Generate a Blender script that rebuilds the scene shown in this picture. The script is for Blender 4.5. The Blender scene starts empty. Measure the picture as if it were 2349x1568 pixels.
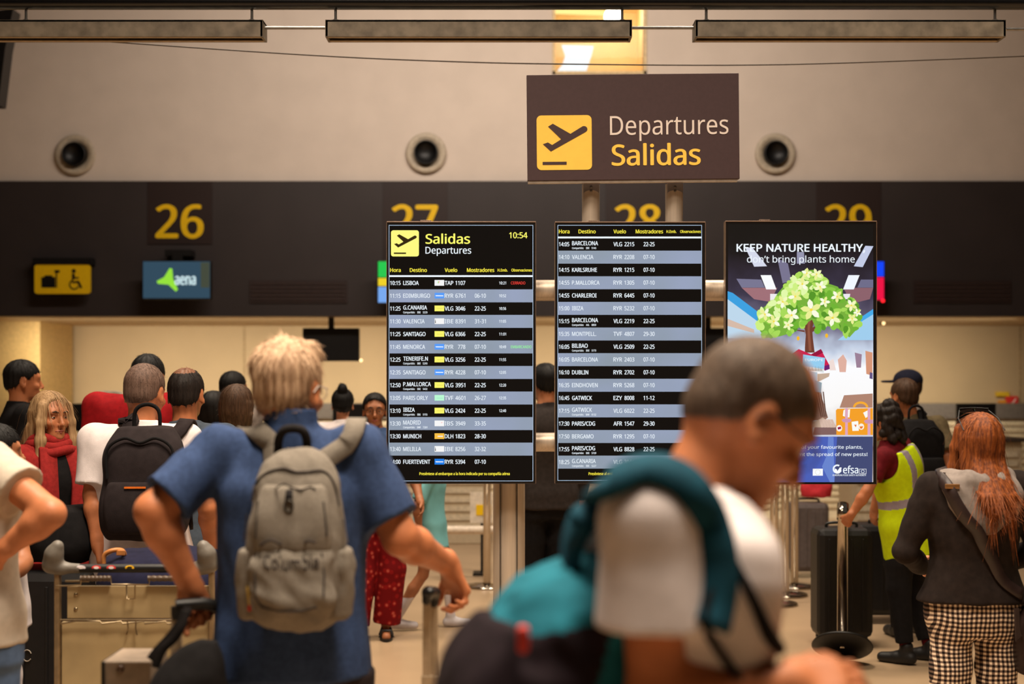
import bpy, bmesh, math, random
import numpy as np
from mathutils import Vector, Matrix
from mathutils.bvhtree import BVHTree

scene = bpy.context.scene
COL = scene.collection
R_ = math.radians

# ---------------------------------------------------------------- camera
CAM_Z, HORIZON, FPX, CXP = 1.6, 880.0, 3262.0, 1174.5     # eye height, horizon row, focal length in px, centre column
cam_d = bpy.data.cameras.new('camera')
cam = bpy.data.objects.new('camera', cam_d); COL.objects.link(cam)
cam.location = (0, 0, CAM_Z); cam.rotation_euler = (R_(90), 0, 0)
cam_d.sensor_fit = 'HORIZONTAL'; cam_d.sensor_width = 36.0
cam_d.lens = 36.0 * FPX / 2349.0
cam_d.shift_y = (HORIZON - 784.0) / 2349.0
cam_d.clip_start = 0.05
cam_d.dof.use_dof = True; cam_d.dof.focus_distance = 6.1; cam_d.dof.aperture_fstop = 2.1
scene.camera = cam

# ---------------------------------------------------------------- world, exposure, hall lamps
w = bpy.data.worlds.new('hall_ambient'); scene.world = w; w.use_nodes = True
w.node_tree.nodes['Background'].inputs[0].default_value = (0.9, 0.72, 0.55, 1)
w.node_tree.nodes['Background'].inputs[1].default_value = 0.018
scene.view_settings.view_transform = 'Standard'; scene.view_settings.look = 'None'
scene.view_settings.exposure = 0.0; scene.view_settings.gamma = 1.0; scene.view_settings.use_curve_mapping = False
scene.cycles.max_bounces = 8

def area(name, loc, size, power, color, rot=(0, 0, 0), spread=180):
    l = bpy.data.lights.new(name, 'AREA'); l.shape = 'RECTANGLE'; l.size, l.size_y = size
    l.energy = power; l.color = color; l.spread = R_(spread)
    o = bpy.data.objects.new(name, l); COL.objects.link(o); o.location = loc; o.rotation_euler = rot
    return o
WARM = (1.0, 0.84, 0.66)
# ceiling downlights of the hall
for lx, ly, pw in ((-1.0, 4.0, 200), (0.5, 2.3, 150), (2.3, 5.3, 95), (-1.8, 8.6, 135), (1.6, 8.8, 130), (0.3, 1.6, 75)):
    area('hall_downlight', (lx, ly, 6.3), (1.2, 1.2), pw, WARM, spread=115)
# wash on the white upper wall
area('wall_washer', (0.0, 11.0, 6.2), (5.5, 0.4), 180, (1.0, 0.86, 0.74), rot=(R_(48), 0, 0), spread=150)
# strip lamps tucked behind the counter fascia, lighting the recess
area('recess_strip', (0.0, 15.4, 2.27), (11.0, 0.2), 150, (1.0, 0.87, 0.67), rot=(R_(60), 0, 0), spread=105)
# ---------------------------------------------------------------- helpers
def X(px, d): return (px - CXP) / FPX * d
def Zh(py, d): return CAM_Z + (HORIZON - py) / FPX * d
def P(px, py, d): return Vector((X(px, d), d, Zh(py, d)))
def lin(c):
    return tuple(((v / 255) / 12.92 if v / 255 <= 0.04045 else ((v / 255 + 0.055) / 1.055) ** 2.4) for v in c[:3]) + (1.0,)

MATS = {}
def mat(name, rgb, rough=0.6, metal=0.0, var=0.12, scale=30.0, bump=0.0, bscale=200.0, spec=0.4, stretch=None, sheen=0.0, rgb2=None):
    """principled surface with procedural colour variation and bump"""
    if name in MATS: return MATS[name]
    m = bpy.data.materials.new(name); m.use_nodes = True; nt = m.node_tree; b = nt.nodes['Principled BSDF']
    b.inputs['Roughness'].default_value = rough; b.inputs['Metallic'].default_value = metal
    b.inputs['Specular IOR Level'].default_value = spec
    if sheen: b.inputs['Sheen Weight'].default_value = sheen
    tc = nt.nodes.new('ShaderNodeTexCoord'); mp = nt.nodes.new('ShaderNodeMapping')
    nt.links.new(tc.outputs['Object'], mp.inputs[0])
    if stretch: mp.inputs['Scale'].default_value = stretch
    n = nt.nodes.new('ShaderNodeTexNoise'); n.inputs['Scale'].default_value = scale; n.inputs['Detail'].default_value = 4
    nt.links.new(mp.outputs[0], n.inputs['Vector'])
    rp = nt.nodes.new('ShaderNodeValToRGB')
    c = lin(rgb)
    a_ = tuple(v * (1 - var) for v in c[:3]) + (1,); z_ = lin(rgb2) if rgb2 else tuple(min(1, v * (1 + var)) for v in c[:3]) + (1,)
    if rgb2: a_ = c
    rp.color_ramp.elements[0].position = 0.35; rp.color_ramp.elements[1].position = 0.65
    rp.color_ramp.elements[0].color = a_; rp.color_ramp.elements[1].color = z_
    nt.links.new(n.outputs['Fac'], rp.inputs[0]); nt.links.new(rp.outputs[0], b.inputs['Base Color'])
    if bump:
        n2 = nt.nodes.new('ShaderNodeTexNoise'); n2.inputs['Scale'].default_value = bscale; n2.inputs['Detail'].default_value = 3
        nt.links.new(mp.outputs[0], n2.inputs['Vector'])
        bp = nt.nodes.new('ShaderNodeBump'); bp.inputs['Strength'].default_value = bump; bp.inputs['Distance'].default_value = 0.002
        nt.links.new(n2.outputs['Fac'], bp.inputs['Height']); nt.links.new(bp.outputs[0], b.inputs['Normal'])
    MATS[name] = m
    return m
def glow(name, rgb, strength=1.0):
    """a lit pixel colour on a screen"""
    if name in MATS: return MATS[name]
    m = bpy.data.materials.new(name); m.use_nodes = True; b = m.node_tree.nodes['Principled BSDF']
    b.inputs['Base Color'].default_value = (0.006, 0.006, 0.006, 1); b.inputs['Roughness'].default_value = 0.25; b.inputs['Specular IOR Level'].default_value = 0.06
    b.inputs['Emission Color'].default_value = lin(rgb); b.inputs['Emission Strength'].default_value = strength
    MATS[name] = m
    return m

def tag(o, label=None, cat=None, group=None, kind=None):
    if label: o['label'] = label
    if cat: o['category'] = cat
    if group: o['group'] = group
    if kind: o['kind'] = kind
    return o
def thing(name, label, cat, loc=(0, 0, 0), rz=0.0, group=None):
    o = bpy.data.objects.new(name, None); COL.objects.link(o); o.location = loc; o.rotation_euler = (0, 0, rz)
    o.empty_display_size = 0.1
    return tag(o, label, cat, group)

class MB:
    """collects shapes, links them as ONE mesh object"""
    def __init__(s): s.v = []; s.f = []; s.m = []; s.mats = []; s.sm = []
    def mi(s, m):
        if m not in s.mats: s.mats.append(m)
        return s.mats.index(m)
    def add(s, vs, fs, m, smooth=False):
        o = len(s.v); i = s.mi(m)
        s.v += [tuple(v) for v in vs]; s.f += [tuple(o + k for k in f) for f in fs]
        s.m += [i] * len(fs); s.sm += [smooth] * len(fs); return s
    def box(s, lo, hi, m, bev=0.0, R=None, c=None):
        lo = Vector(lo); hi = Vector(hi); bm = bmesh.new(); bmesh.ops.create_cube(bm, size=1.0)
        ce = (lo + hi) / 2; d = hi - lo
        for v in bm.verts: v.co = Vector((v.co.x * d.x, v.co.y * d.y, v.co.z * d.z)) + ce
        if bev > 0:
            bmesh.ops.bevel(bm, geom=bm.edges[:], offset=min(bev, 0.45 * min(d)), segments=2, affect='EDGES', profile=0.5)
        if R is not None:
            cc = Vector(c) if c is not None else ce
            for v in bm.verts: v.co = R @ (v.co - cc) + cc
        bm.verts.index_update()
        s.add([v.co for v in bm.verts], [[v.index for v in f.verts] for f in bm.faces], m); bm.free(); return s
    def prism(s, pts, y0, y1, m, axis='y', smooth=False):
        """polygon (a,b) extruded along an axis: 'y' uses (x,z), 'z' uses (x,y), 'x' uses (y,z)"""
        f3 = {'y': lambda p, t: (p[0], t, p[1]), 'z': lambda p, t: (p[0], p[1], t), 'x': lambda p, t: (t, p[0], p[1])}[axis]
        n = len(pts); vs = [f3(p, y0) for p in pts] + [f3(p, y1) for p in pts]
        fs = [list(range(n))[::-1], list(range(n, 2 * n))] + [[i, (i + 1) % n, n + (i + 1) % n, n + i] for i in range(n)]
        return s.add(vs, fs, m)
    def poly(s, pts, y, m):
        return s.add([(p[0], y, p[1]) for p in pts], [list(range(len(pts)))], m)
    def tube(s, pts, r, m, n=12, caps=True, closed=False):
        pts = [Vector(p) for p in pts]; k = len(pts); rs = r if isinstance(r, (list, tuple)) else [r] * k
        vs = []; prev = None
        for i, p in enumerate(pts):
            if closed: t = (pts[(i + 1) % k] - pts[i - 1])
            else: t = (pts[min(i + 1, k - 1)] - pts[max(i - 1, 0)])
            t.normalize()
            if prev is None:
                u = t.orthogonal().normalized()
            else:
                u = (prev - t * prev.dot(t)); u = u.normalized() if u.length > 1e-6 else t.orthogonal().normalized()
            prev = u; w_ = t.cross(u)
            for j in range(n):
                a = 2 * math.pi * j / n; vs.append(p + (u * math.cos(a) + w_ * math.sin(a)) * rs[i])
        fs = []
        for i in range(k if closed else k - 1):
            i2 = (i + 1) % k
            for j in range(n): fs.append([i * n + j, i * n + (j + 1) % n, i2 * n + (j + 1) % n, i2 * n + j])
        s.add(vs, fs, m, True)
        if caps and not closed:
            s.add(vs[:n], [list(range(n))[::-1]], m); s.add(vs[-n:], [list(range(n))], m)
        return s
    def lathe(s, prof, c, m, n=32, axis='z'):
        """profile of (radius, height) turned about an axis through c"""
        c = Vector(c); vs = []
        for (r, h) in prof:
            for j in range(n):
                a = 2 * math.pi * j / n; q = (r * math.cos(a), r * math.sin(a), h)
                if axis == 'y': q = (q[0], q[2], q[1])
                if axis == 'x': q = (q[2], q[0], q[1])
                vs.append(c + Vector(q))
        fs = []
        for i in range(len(prof) - 1):
            for j in range(n): fs.append([i * n + j, i * n + (j + 1) % n, (i + 1) * n + (j + 1) % n, (i + 1) * n + j])
        return s.add(vs, fs, m, True)
    def ribbon(s, pts, nrm, width, th, m):
        """flat strap: centre line, one outward normal per point"""
        pts = [Vector(p) for p in pts]; k = len(pts); vs = []
        ws = width if isinstance(width, (list, tuple)) else [width] * k
        for i, p in enumerate(pts):
            t = (pts[min(i + 1, k - 1)] - pts[max(i - 1, 0)]).normalized(); nn = Vector(nrm[i]); nn = (nn - t * nn.dot(t)).normalized(); sd = t.cross(nn)
            h = ws[i] / 2
            for a, b in ((-h, 0), (-h * .92, th), (h * .92, th), (h, 0)): vs.append(p + sd * a + nn * b)
        fs = []
        for i in range(k - 1):
            for j in range(4): fs.append([i * 4 + j, i * 4 + (j + 1) % 4, i * 4 + 4 + (j + 1) % 4, i * 4 + 4 + j])
        fs += [[3, 2, 1, 0], [4 * k - 4, 4 * k - 3, 4 * k - 2, 4 * k - 1]]
        return s.add(vs, fs, m, True)
    def build(s, name, parent=None, smooth=None, off=(0, 0, 0)):
        me = bpy.data.meshes.new(name); of = Vector(off)
        me.from_pydata([Vector(v) - of for v in s.v], [], s.f)
        for m in s.mats: me.materials.append(m)
        me.polygons.foreach_set('material_index', s.m)
        me.polygons.foreach_set('use_smooth', s.sm)
        bm = bmesh.new(); bm.from_mesh(me); bmesh.ops.recalc_face_normals(bm, faces=bm.faces[:]); bm.to_mesh(me); bm.free()
        me.update()
        o = bpy.data.objects.new(name, me); COL.objects.link(o)
        if parent is not None: o.parent = parent
        return o

def rrect(x0, z0, x1, z1, r, n=6):
    out = []
    for cx, cz, a0 in ((x1 - r, z1 - r, 0), (x0 + r, z1 - r, 90), (x0 + r, z0 + r, 180), (x1 - r, z0 + r, 270)):
        for i in range(n + 1):
            a = R_(a0 + 90 * i / n); out.append((cx + r * math.cos(a), cz + r * math.sin(a)))
    return out
def disc(cx, cz, r, n=24): return [(cx + r * math.cos(2 * math.pi * i / n), cz + r * math.sin(2 * math.pi * i / n)) for i in range(n)]
def catmull(pts, n=8):
    pts = [Vector(p) for p in pts]; out = []
    for i in range(len(pts) - 1):
        p0 = pts[max(i - 1, 0)]; p1 = pts[i]; p2 = pts[i + 1]; p3 = pts[min(i + 2, len(pts) - 1)]
        for k in range(n):
            t = k / n
            out.append(0.5 * ((2 * p1) + (p2 - p0) * t + (2 * p0 - 5 * p1 + 4 * p2 - p3) * t * t + (3 * p1 - p0 - 3 * p2 + p3) * t ** 3))
    out.append(pts[-1]); return out

TXT = {}
try:                                                # Blender's own sans-serif interface face
    SANS = bpy.data.fonts.load(bpy.utils.system_resource('DATAFILES', path='fonts') + '/NotoSansHebrew-Regular.woff2')
except Exception:
    SANS = None
def glyphs(body, bold=0.0, shear=0.0):
    """filled 2-D outline of a text: verts (x,y in cap heights), faces"""
    key = (body, bold, shear)
    if key in TXT: return TXT[key]
    c = bpy.data.curves.new('lettering', 'FONT'); c.body = body; c.offset = bold; c.shear = shear
    if SANS: c.font = SANS
    c.resolution_u = 3
    o = bpy.data.objects.new('lettering', c); COL.objects.link(o)
    dg = bpy.context.evaluated_depsgraph_get(); me = o.evaluated_get(dg).to_mesh()
    vs = [(v.co.x, v.co.y) for v in me.vertices]; fs = [list(p.vertices) for p in me.polygons]
    o.evaluated_get(dg).to_mesh_clear(); bpy.data.objects.remove(o); bpy.data.curves.remove(c)
    TXT[key] = (vs, fs); return TXT[key]
CAPH = max(v[1] for v in glyphs('H')[0])
def text(mb, body, x0, x1, zb, cap, y, m, bold=0.0, wf=1.0):
    """lettering fitted between x0 and x1 (x1 None: natural width), baseline zb, capital height cap, on the plane at depth y facing -y"""
    vs, fs = glyphs(body)
    a = min(v[0] for v in vs); b = max(v[0] for v in vs); sc = cap / CAPH
    sx = (x1 - x0) / (b - a) if x1 is not None else sc
    bo = max(0.0, bold) * cap * 1.25                              # heavier strokes: the outline struck several times, slightly shifted
    sx = (x1 - x0 - 2 * bo) / (b - a) if x1 is not None else sc * wf
    for i, (ox, oz) in enumerate(((0, 0), (2, 0), (1, .55), (1, -.55)) if bo else ((0, 0),)):
        mb.add([(x0 + (v[0] - a) * sx + ox * bo, y - i * 3e-6, zb + v[1] * sc + oz * bo) for v in vs], fs, m)
# ---------------------------------------------------------------- the hall: floor, walls, ceiling, fascia, recess
def struct(mb, name): return tag(mb.build(name), kind='structure')
M_wall = mat('white_plaster', (214, 200, 186), 0.85, var=0.03, scale=3)
M_fascia = mat('charcoal_fascia', (50, 43, 42), 0.55, var=0.08, scale=2)
M_panel = mat('brown_number_panel', (42, 29, 26), 0.5, var=0.05, scale=2)
M_rec = mat('cream_recess_panel', (192, 168, 132), 0.7, var=0.04, scale=2)
M_floor = mat('beige_stone_floor', (176, 150, 120), 0.28, var=0.10, scale=1.2, bump=0.1, bscale=60, spec=0.4)
M_ceil = mat('grey_ceiling', (110, 100, 92), 0.9)
M_black = mat('black_plastic', (14, 13, 13), 0.45, var=0.2)
M_yellow = mat('signal_yellow_vinyl', (240, 196, 6), 0.5, var=0.03)
DF, DB = 15.0, 17.5                      # fascia front and recess back
struct(MB().box((-14, -4, -0.1), (14, 18, 0), M_floor), 'floor')
struct(MB().box((-14, -4, 6.6), (14, 18, 6.7), M_ceil), 'ceiling')
zf0, zf1 = Zh(725, DF), Zh(415, DF)
# upper wall, with the opening of the high window
wx0, wx1, wz0 = X(1267, DF + .1), X(1482, DF + .1), Zh(172, DF + .1); wz1 = wz0 + 1.0
b = MB(); y0, y1 = DF + .06, DF + .2
b.box((-14, y0, zf1 - .05), (wx0, y1, 6.6), M_wall); b.box((wx1, y0, zf1 - .05), (14, y1, 6.6), M_wall)
b.box((wx0, y0, zf1 - .05), (wx1, y1, wz0), M_wall); b.box((wx0, y0, wz1), (wx1, y1, 6.6), M_wall)
struct(b, 'wall_back')
b = MB(); b.box((-14, DF, zf0), (14, DF + .12, zf1), M_fascia); b.box((-14, DF + .1, zf0), (14, DB, zf0 + .06), mat('cream_soffit', (206, 180, 138), 0.7))
struct(b, 'trim_1')
b = MB(); b.box((-14, DB, 0), (14, DB + .1, zf0 + .1), M_rec)
for px in (95, 560, 1000, 1430, 1880, 2340): b.box((X(px, DB) - .012, DB - .012, 0), (X(px, DB) + .012, DB, zf0), mat('recess_joint', (176, 152, 116), 0.7))
struct(b, 'wall_recess')
struct(MB().box((-14.1, -4, 0), (-14, 18, 6.7), M_wall), 'wall_left'); struct(MB().box((14, -4, 0), (14.1, 18, 6.7), M_wall), 'wall_right')
struct(MB().box((-14.0, -4.1, 0), (14, -4, 6.7), mat('dark_far_wall', (60, 52, 46), 0.9)), 'wall_front')
struct(MB().box((X(-400, 16.2), 16.2, 0), (X(92, 16.2), 17.4, zf0), mat('yellow_cream_pillar', (205, 172, 112), 0.6)), 'wall_pillar')
# window: frame, lit room behind, pane
M_win = mat('ochre_room', (240, 212, 158), 0.7, var=0.03)
b = MB(); yb = DF + 1.4
b.box((wx0 - .3, yb, wz0 - .3), (wx1 + .3, yb + .05, wz1 + .2), M_win); b.box((wx0 - .05, y1, wz0 - .3), (wx0 - .02, yb, wz1), M_win)
b.box((wx1 + .02, y1, wz0 - .3), (wx1 + .3, yb, wz1), M_win); b.box((wx0 - .3, y1, wz0 - .35), (wx1 + .3, yb, wz0 - .3), M_win)
b.box((wx0 - .3, y1, wz1), (wx1 + .3, yb, wz1 + .05), M_win)
struct(b, 'wall_window_room')
fr = mat('cream_window_frame', (216, 190, 140), 0.5)
b = MB(); t = .03
b.box((wx0, y0 - .02, wz0), (wx0 + t, y1, wz1), fr); b.box((wx1 - t, y0 - .02, wz0), (wx1, y1, wz1), fr); b.box((wx0, y0 - .02, wz0), (wx1, y1, wz0 + t), fr); b.box((wx0, y0 - .02, wz1 - t), (wx1, y1, wz1), fr)
win = struct(b, 'window_1')
gm = bpy.data.materials.new('clear_glass'); gm.use_nodes = True; g_ = gm.node_tree.nodes['Principled BSDF']
g_.inputs['Transmission Weight'].default_value = 1; g_.inputs['Roughness'].default_value = 0.0; g_.inputs['IOR'].default_value = 1.1
MB().box((wx0 + t, DF + .12, wz0 + t), (wx1 - t, DF + .126, wz1 - t), gm).build('pane', win)
# white reflection in the window as an added glowing sheet, tube lamp above it
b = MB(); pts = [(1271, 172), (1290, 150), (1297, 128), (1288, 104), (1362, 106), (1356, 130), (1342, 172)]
b.prism([(X(a, yb - .3), Zh(c, yb - .3)) for a, c in pts], yb - .32, yb - .30, glow('reflection_glow', (232, 242, 246), 1.5))
tag(b.build('window_reflection'), 'white reflection in the high yellow window above the sign, added as a glowing sheet', 'reflection')
b = MB(); b.tube([(X(1262, yb - .2), yb - .2, Zh(36, yb)), (X(1388, yb - .2), yb - .2, Zh(40, yb))], .03, glow('tube_lamp', (255, 225, 140), 1.6))
tag(b.build('tube_lamp'), 'glowing tube lamp inside the high window behind the grey fixtures', 'lamp')
l = bpy.data.lights.new('window_room_lamp', 'POINT'); l.energy = 11; l.color = (1, .90, .70); l.shadow_soft_size = .1
lo = bpy.data.objects.new('window_room_lamp', l); COL.objects.link(lo); lo.location = ((wx0 + wx1) / 2 + .2, DF + .8, wz0 + .8)

# round jet vents
for i, (px, py) in enumerate(((175, 356), (978, 352), (1777, 353))):
    r = thing('air_nozzle', ['round air nozzle with dark mouth on the white wall above number 26', 'round air nozzle with dark mouth on the white wall left of the departures sign', 'round air nozzle with dark mouth on the white wall right of the departures sign'][i], 'vent', (X(px, DF + .06), DF + .06, Zh(py, DF + .06)), group='round air nozzles in the white wall')
    MB().lathe([(.0, -.02), (.205, -.02), (.215, -.035), (.205, -.05), (.165, -.045), (.125, -.02), (.12, -.005)], (0, 0, 0), mat('cream_flange', (186, 172, 150), 0.5), 40, 'y').build('flange', r)
    MB().lathe([(.125, -.022), (.125, -.10), (.118, -.11), (.11, -.10), (.108, -.03), (0, -.03)], (0, 0, 0), M_black, 40, 'y').build('nozzle', r)
# dark louvre panels sunk in the fascia
for px0, px1, lab in ((573, 797, 'dark louvred panel on the fascia between numbers 26 and 27'), (2095, 2318, 'dark louvred panel on the fascia right of number 29')):
    b = MB(); yy = DF - .012
    b.box((X(px0, DF), yy, Zh(695, DF)), (X(px1, DF), DF, Zh(643, DF)), mat('louvre_dark', (44, 30, 27), 0.6))
    for k in range(5): z = Zh(651 + k * 9, DF); b.box((X(px0 + 5, DF), yy - .008, z - .008), (X(px1 - 5, DF), yy, z + .004), mat('louvre_slat', (56, 42, 38), 0.5))
    tag(b.build('louvre_panel'), lab, 'vent', 'louvred panels on the counter fascia')
# number panels
for n, xa, xb in (('26', 357, 468), ('27', 898, 1005), ('28', 1409, 1516), ('29', 1891, 1999)):
    r = thing('number_panel', f'brown fascia panel with large yellow number {n} above the counters', 'sign', (X((xa + xb) / 2, DF), DF, zf0), group='counter number panels')
    mid = (xa + xb) / 2; yy = DF - .01
    MB().box((X(mid - 73, DF), yy, Zh(560 if n == '26' else 600, DF)), (X(mid + 75, DF), DF, zf1 - .005), M_panel).build('panel', r, off=r.location)
    b = MB(); text(b, n, X(xa, DF), X(xb, DF), Zh(545, DF), Zh(471, DF) - Zh(545, DF), yy - .004, M_yellow, 0.03); b.build('number', r, off=r.location)
# overhead: black pipe with three grey light channels hung from it
DL = 7.06
b = MB(); b.tube([(-4, DL, Zh(6, DL)), (4, DL, Zh(6, DL))], .035, mat('black_pipe', (16, 16, 18), 0.25, spec=0.6), 20)
tag(b.build('ceiling_pipe'), 'long black pipe across the top of the picture carrying the light channels', 'pipe')
M_ch = mat('weathered_grey_channel', (122, 112, 98), 0.55, var=0.28, scale=14)
M_lip = mat('channel_lip', (170, 150, 122), 0.5)
M_rod = mat('brushed_steel_rod', (150, 148, 146), 0.3, 0.9)
for i, (px0, px1, hang) in enumerate(((-130, 603, (578, 60)), (746, 1450, (770, 1427)), (1595, 2308, (1620, 2282)))):
    d0 = 7.0; zt, zb = Zh(45, d0), Zh(84, d0)
    r = thing('light_channel', ['grey hanging light channel cut off by the left edge', 'grey hanging light channel above the first board, the middle of three', 'grey hanging light channel at the top right'][i], 'light', ((X(px0, d0) + X(px1, d0)) / 2, d0 + .06, zb), group='hanging light channels')
    x0, x1 = X(px0, d0), X(px1, d0)
    b = MB(); b.box((x0, d0, zb), (x1, d0 + .012, zt), M_ch, .002); b.box((x0, d0 + .11, zb), (x1, d0 + .122, zt), M_ch, .002)
    b.box((x0, d0, zt - .012), (x1, d0 + .122, zt), M_ch, .002); b.box((x0, d0, zb), (x0 + .012, d0 + .122, zt), M_ch); b.box((x1 - .012, d0, zb), (x1, d0 + .122, zt), M_ch)
    b.build('housing', r, off=r.location)
    b = MB(); b.box((x0 + .012, d0 + .012, zb), (x1 - .012, d0 + .03, zb + .004), M_lip); b.box((x0 + .012, d0 + .09, zb), (x1 - .012, d0 + .11, zb + .004), M_lip); b.build('lip', r, off=r.location)
    b = MB(); b.tube([(x0 + .06, d0 + .06, zb + .02), (x1 - .06, d0 + .06, zb + .02)], .013, mat('unlit_tube', (120, 104, 84), 0.4)); b.build('lamp_tube', r, off=r.location)
    for h in hang:
        b = MB(); hx = X(h, d0 + .06); b.tube([(hx, d0 + .06, zt - .005), (hx, d0 + .06, Zh(10, DL))], .007, M_rod); b.tube([(hx, d0 + .06, zt), (hx, d0 + .06, zt + .015)], .014, M_rod); b.build('hanger_rod', r, off=r.location)
for px0, px1, lab in ((603, 746, 'thin steel conduit joining the left and middle light channels'), (1450, 1595, 'thin steel conduit joining the middle and right light channels')):
    b = MB(); b.tube([(X(px0, 7.06), 7.06, Zh(57, 7)), (X(px1, 7.06), 7.06, Zh(57, 7))], .008, M_rod); tag(b.build('conduit'), lab, 'pipe', 'conduits between light channels')
b = MB(); b.tube([(X(2308, 7.06), 7.06, Zh(60, 7)), (X(2420, 7.06), 7.06, Zh(60, 7))], .008, M_rod); tag(b.build('conduit'), 'thin steel conduit leaving the right light channel at the picture edge', 'pipe', 'conduits between light channels')
b = MB(); b.tube(catmull([P(-60, 72, 7.4), P(240, 95, 7.4), P(700, 126, 7.4), P(1000, 140, 7.4), P(1300, 147, 7.4), P(1800, 148, 7.4), P(2420, 126, 7.4)]), .0035, mat('thin_wire', (70, 58, 48), 0.6), 8)
tag(b.build('sagging_wire'), 'thin sagging wire strung across in front of the white upper wall', 'wire')
# dark slanting beam in the top left corner
b = MB(); b.prism([(X(-80, 13), Zh(30, 13)), (X(30, 13), Zh(20, 13)), (X(12, 13), Zh(110, 13)), (X(-4, 13), Zh(240, 13)), (X(-80, 13), Zh(240, 13))], 13.0, 13.2, M_black)
tag(b.build('ceiling_brace'), 'black slanting brace at the top left corner', 'beam')
# ---------------------------------------------------------------- departures sign on its post frame, two boards, one poster screen
DBD = 6.66
def bx(px): return X(px, DBD)
def bz(py): return Zh(py, DBD)
M_post = mat('brushed_aluminium', (200, 184, 166), 0.42, 0.35, var=0.06, scale=4, stretch=(30, 30, 1))
fr_ = thing('display_frame', 'brushed metal post frame carrying the sign and the three screens', 'stand', (bx(1450), DBD + .16, 0))
def frame_part(mb, name): return mb.build(name, fr_, off=fr_.location)
for px in (1358, 1552):                         # slim upper posts, face cut away at the top where the sign plate is bolted
    b = MB(); c = (bx(px), DBD + .10); r = .042; n = 28; zt, zc = bz(416), bz(445)
    b.lathe([(r, bz(640)), (r, zc), (r, zt)], (c[0], c[1], 0), M_post, 28)
    frame_part(b, 'post')
    b = MB(); arch = [(c[0] - .037, zt), (c[0] + .037, zt), (c[0] + .037, zc + .008)] + [(c[0] + .037 * math.cos(R_(a)), zc + .008 - .03 + .03 * 1 + .018 * math.sin(R_(a))) for a in range(15, 180, 15)] + [(c[0] - .037, zc + .008)]
    b.prism(arch, c[1] - .046, c[1] - .038, mat('grey_plate', (150, 146, 150), 0.35, 0.5)); frame_part(b, 'bracket_plate')
    for yb_ in (425, 434):
        b = MB(); b.lathe([(0, -.004), (.006, -.004), (.006, .002)], (c[0] - .001, c[1] - .047, bz(yb_)), mat('dark_bolt', (40, 36, 34) if yb_ == 434 else (104, 98, 94), 0.4, 0.6), 14, 'y'); frame_part(b, 'bolt')
for px0, px1, yy in ((1130, 1205, 0), (1690, 1762, 0)):
    cx = bx((px0 + px1) / 2); r = (bx(px1) - bx(px0)) / 2
    b = MB(); b.lathe([(r, .02), (r, bz(600))], (cx, DBD + .20, 0), M_post, 36)
    for k in (-.55, .5): b.box((cx + r * k - .003, DBD + .20 - r * .99, .02), (cx + r * k + .003, DBD + .20 - r * .7, bz(640)), mat('post_groove', (90, 82, 74), 0.5, 0.5))
    frame_part(b, 'post')
    b = MB(); b.lathe([(0, 0), (.22, 0), (.22, .012), (.21, .02), (r, .022)], (cx, DBD + .20, 0), M_post, 40); frame_part(b, 'base_plate')
for py, r in ((662, .05), (1016, .045)):
    b = MB(); b.tube([(bx(895), DBD + .12, bz(py)), (bx(2002), DBD + .12, bz(py))], r, M_post, 24); frame_part(b, 'cross_rail')
# sign
M_sign = mat('aubergine_sign', (66, 47, 49), 0.55, var=0.05, scale=60)
M_sy = mat('sign_yellow', (252, 204, 84), 0.5, var=0.02); M_sw = mat('sign_white', (228, 214, 206), 0.5, var=0.02)
scx, scz = bx(1453), bz(292); hw, hh = 243 / 489.8, 121 / 489.8
sg = thing('departures_sign', 'dark sign reading Departures and Salidas with yellow take-off plane square', 'sign', (scx, DBD, scz - hh)); sg.rotation_euler = (0, R_(-0.55), 0)
so = Vector((scx, DBD, scz - hh))
MB().box((scx - hw, DBD - .012, scz - hh), (scx + hw, DBD + .02, scz + hh), M_sign, .002).build('panel', sg, off=so)
MB().box((scx - hw + .002, DBD - .008, scz - hh - .012), (scx + hw - .01, DBD + .018, scz - hh - .0005), mat('sign_lower_lip', (176, 160, 146), 0.35, 0.5)).build('lip', sg, off=so)
def plane_icon(mbY, mbD, x0, z0, x1, z1, y, my, md, dy=.001):
    """yellow rounded square with the take-off plane and the runway bar"""
    W = x1 - x0; H = z1 - z0
    mbY.poly(rrect(x0, z0, x1, z1, W * .085), y, my)
    q = lambda a, c: (x0 + (a - 128) / 380 * W, z1 - (c - 792) / 380 * H)
    tip = [q(455 + 24 * math.cos(R_(t)), 890 + 22 * math.sin(R_(t))) for t in (-115, -90, -60, -30, 0, 30, 58)]
    body = [q(170, 992), q(205, 980), q(234, 998)] + [q(298, 958)] + [q(360, 922)] + tip + [q(225, 1043)]
    mbD.add([(p[0], y - dy, p[1]) for p in body], [list(range(len(body)))], md)
    wing = [q(207, 870), q(240, 850), q(362, 922), q(298, 960)]
    mbD.add([(p[0], y - dy * 1.1, p[1]) for p in wing], [list(range(4))], md)
    bar = [q(167, 1115), q(333, 1115), q(333, 1136), q(167, 1136)]
    mbD.add([(p[0], y - dy, p[1]) for p in bar], [list(range(4))], md)
rt = Matrix.Rotation(0, 3, 'Y')
b = MB(); plane_icon(b, b, bx(1232), bz(389), bx(1358), bz(264), DBD - .0135, M_sy, M_sign); b.build('plane_pictogram', sg, off=so)
b = MB(); text(b, 'Departures', bx(1400), bx(1671), bz(310), bz(267) - bz(310), DBD - .0135, M_sw, -0.006); b.build('lettering', sg, off=so)
b = MB(); text(b, 'Salidas', bx(1403), bx(1607), bz(379.5), bz(333) - bz(379.5), DBD - .0135, M_sy, 0.022); b.build('lettering', sg, off=so)

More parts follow.
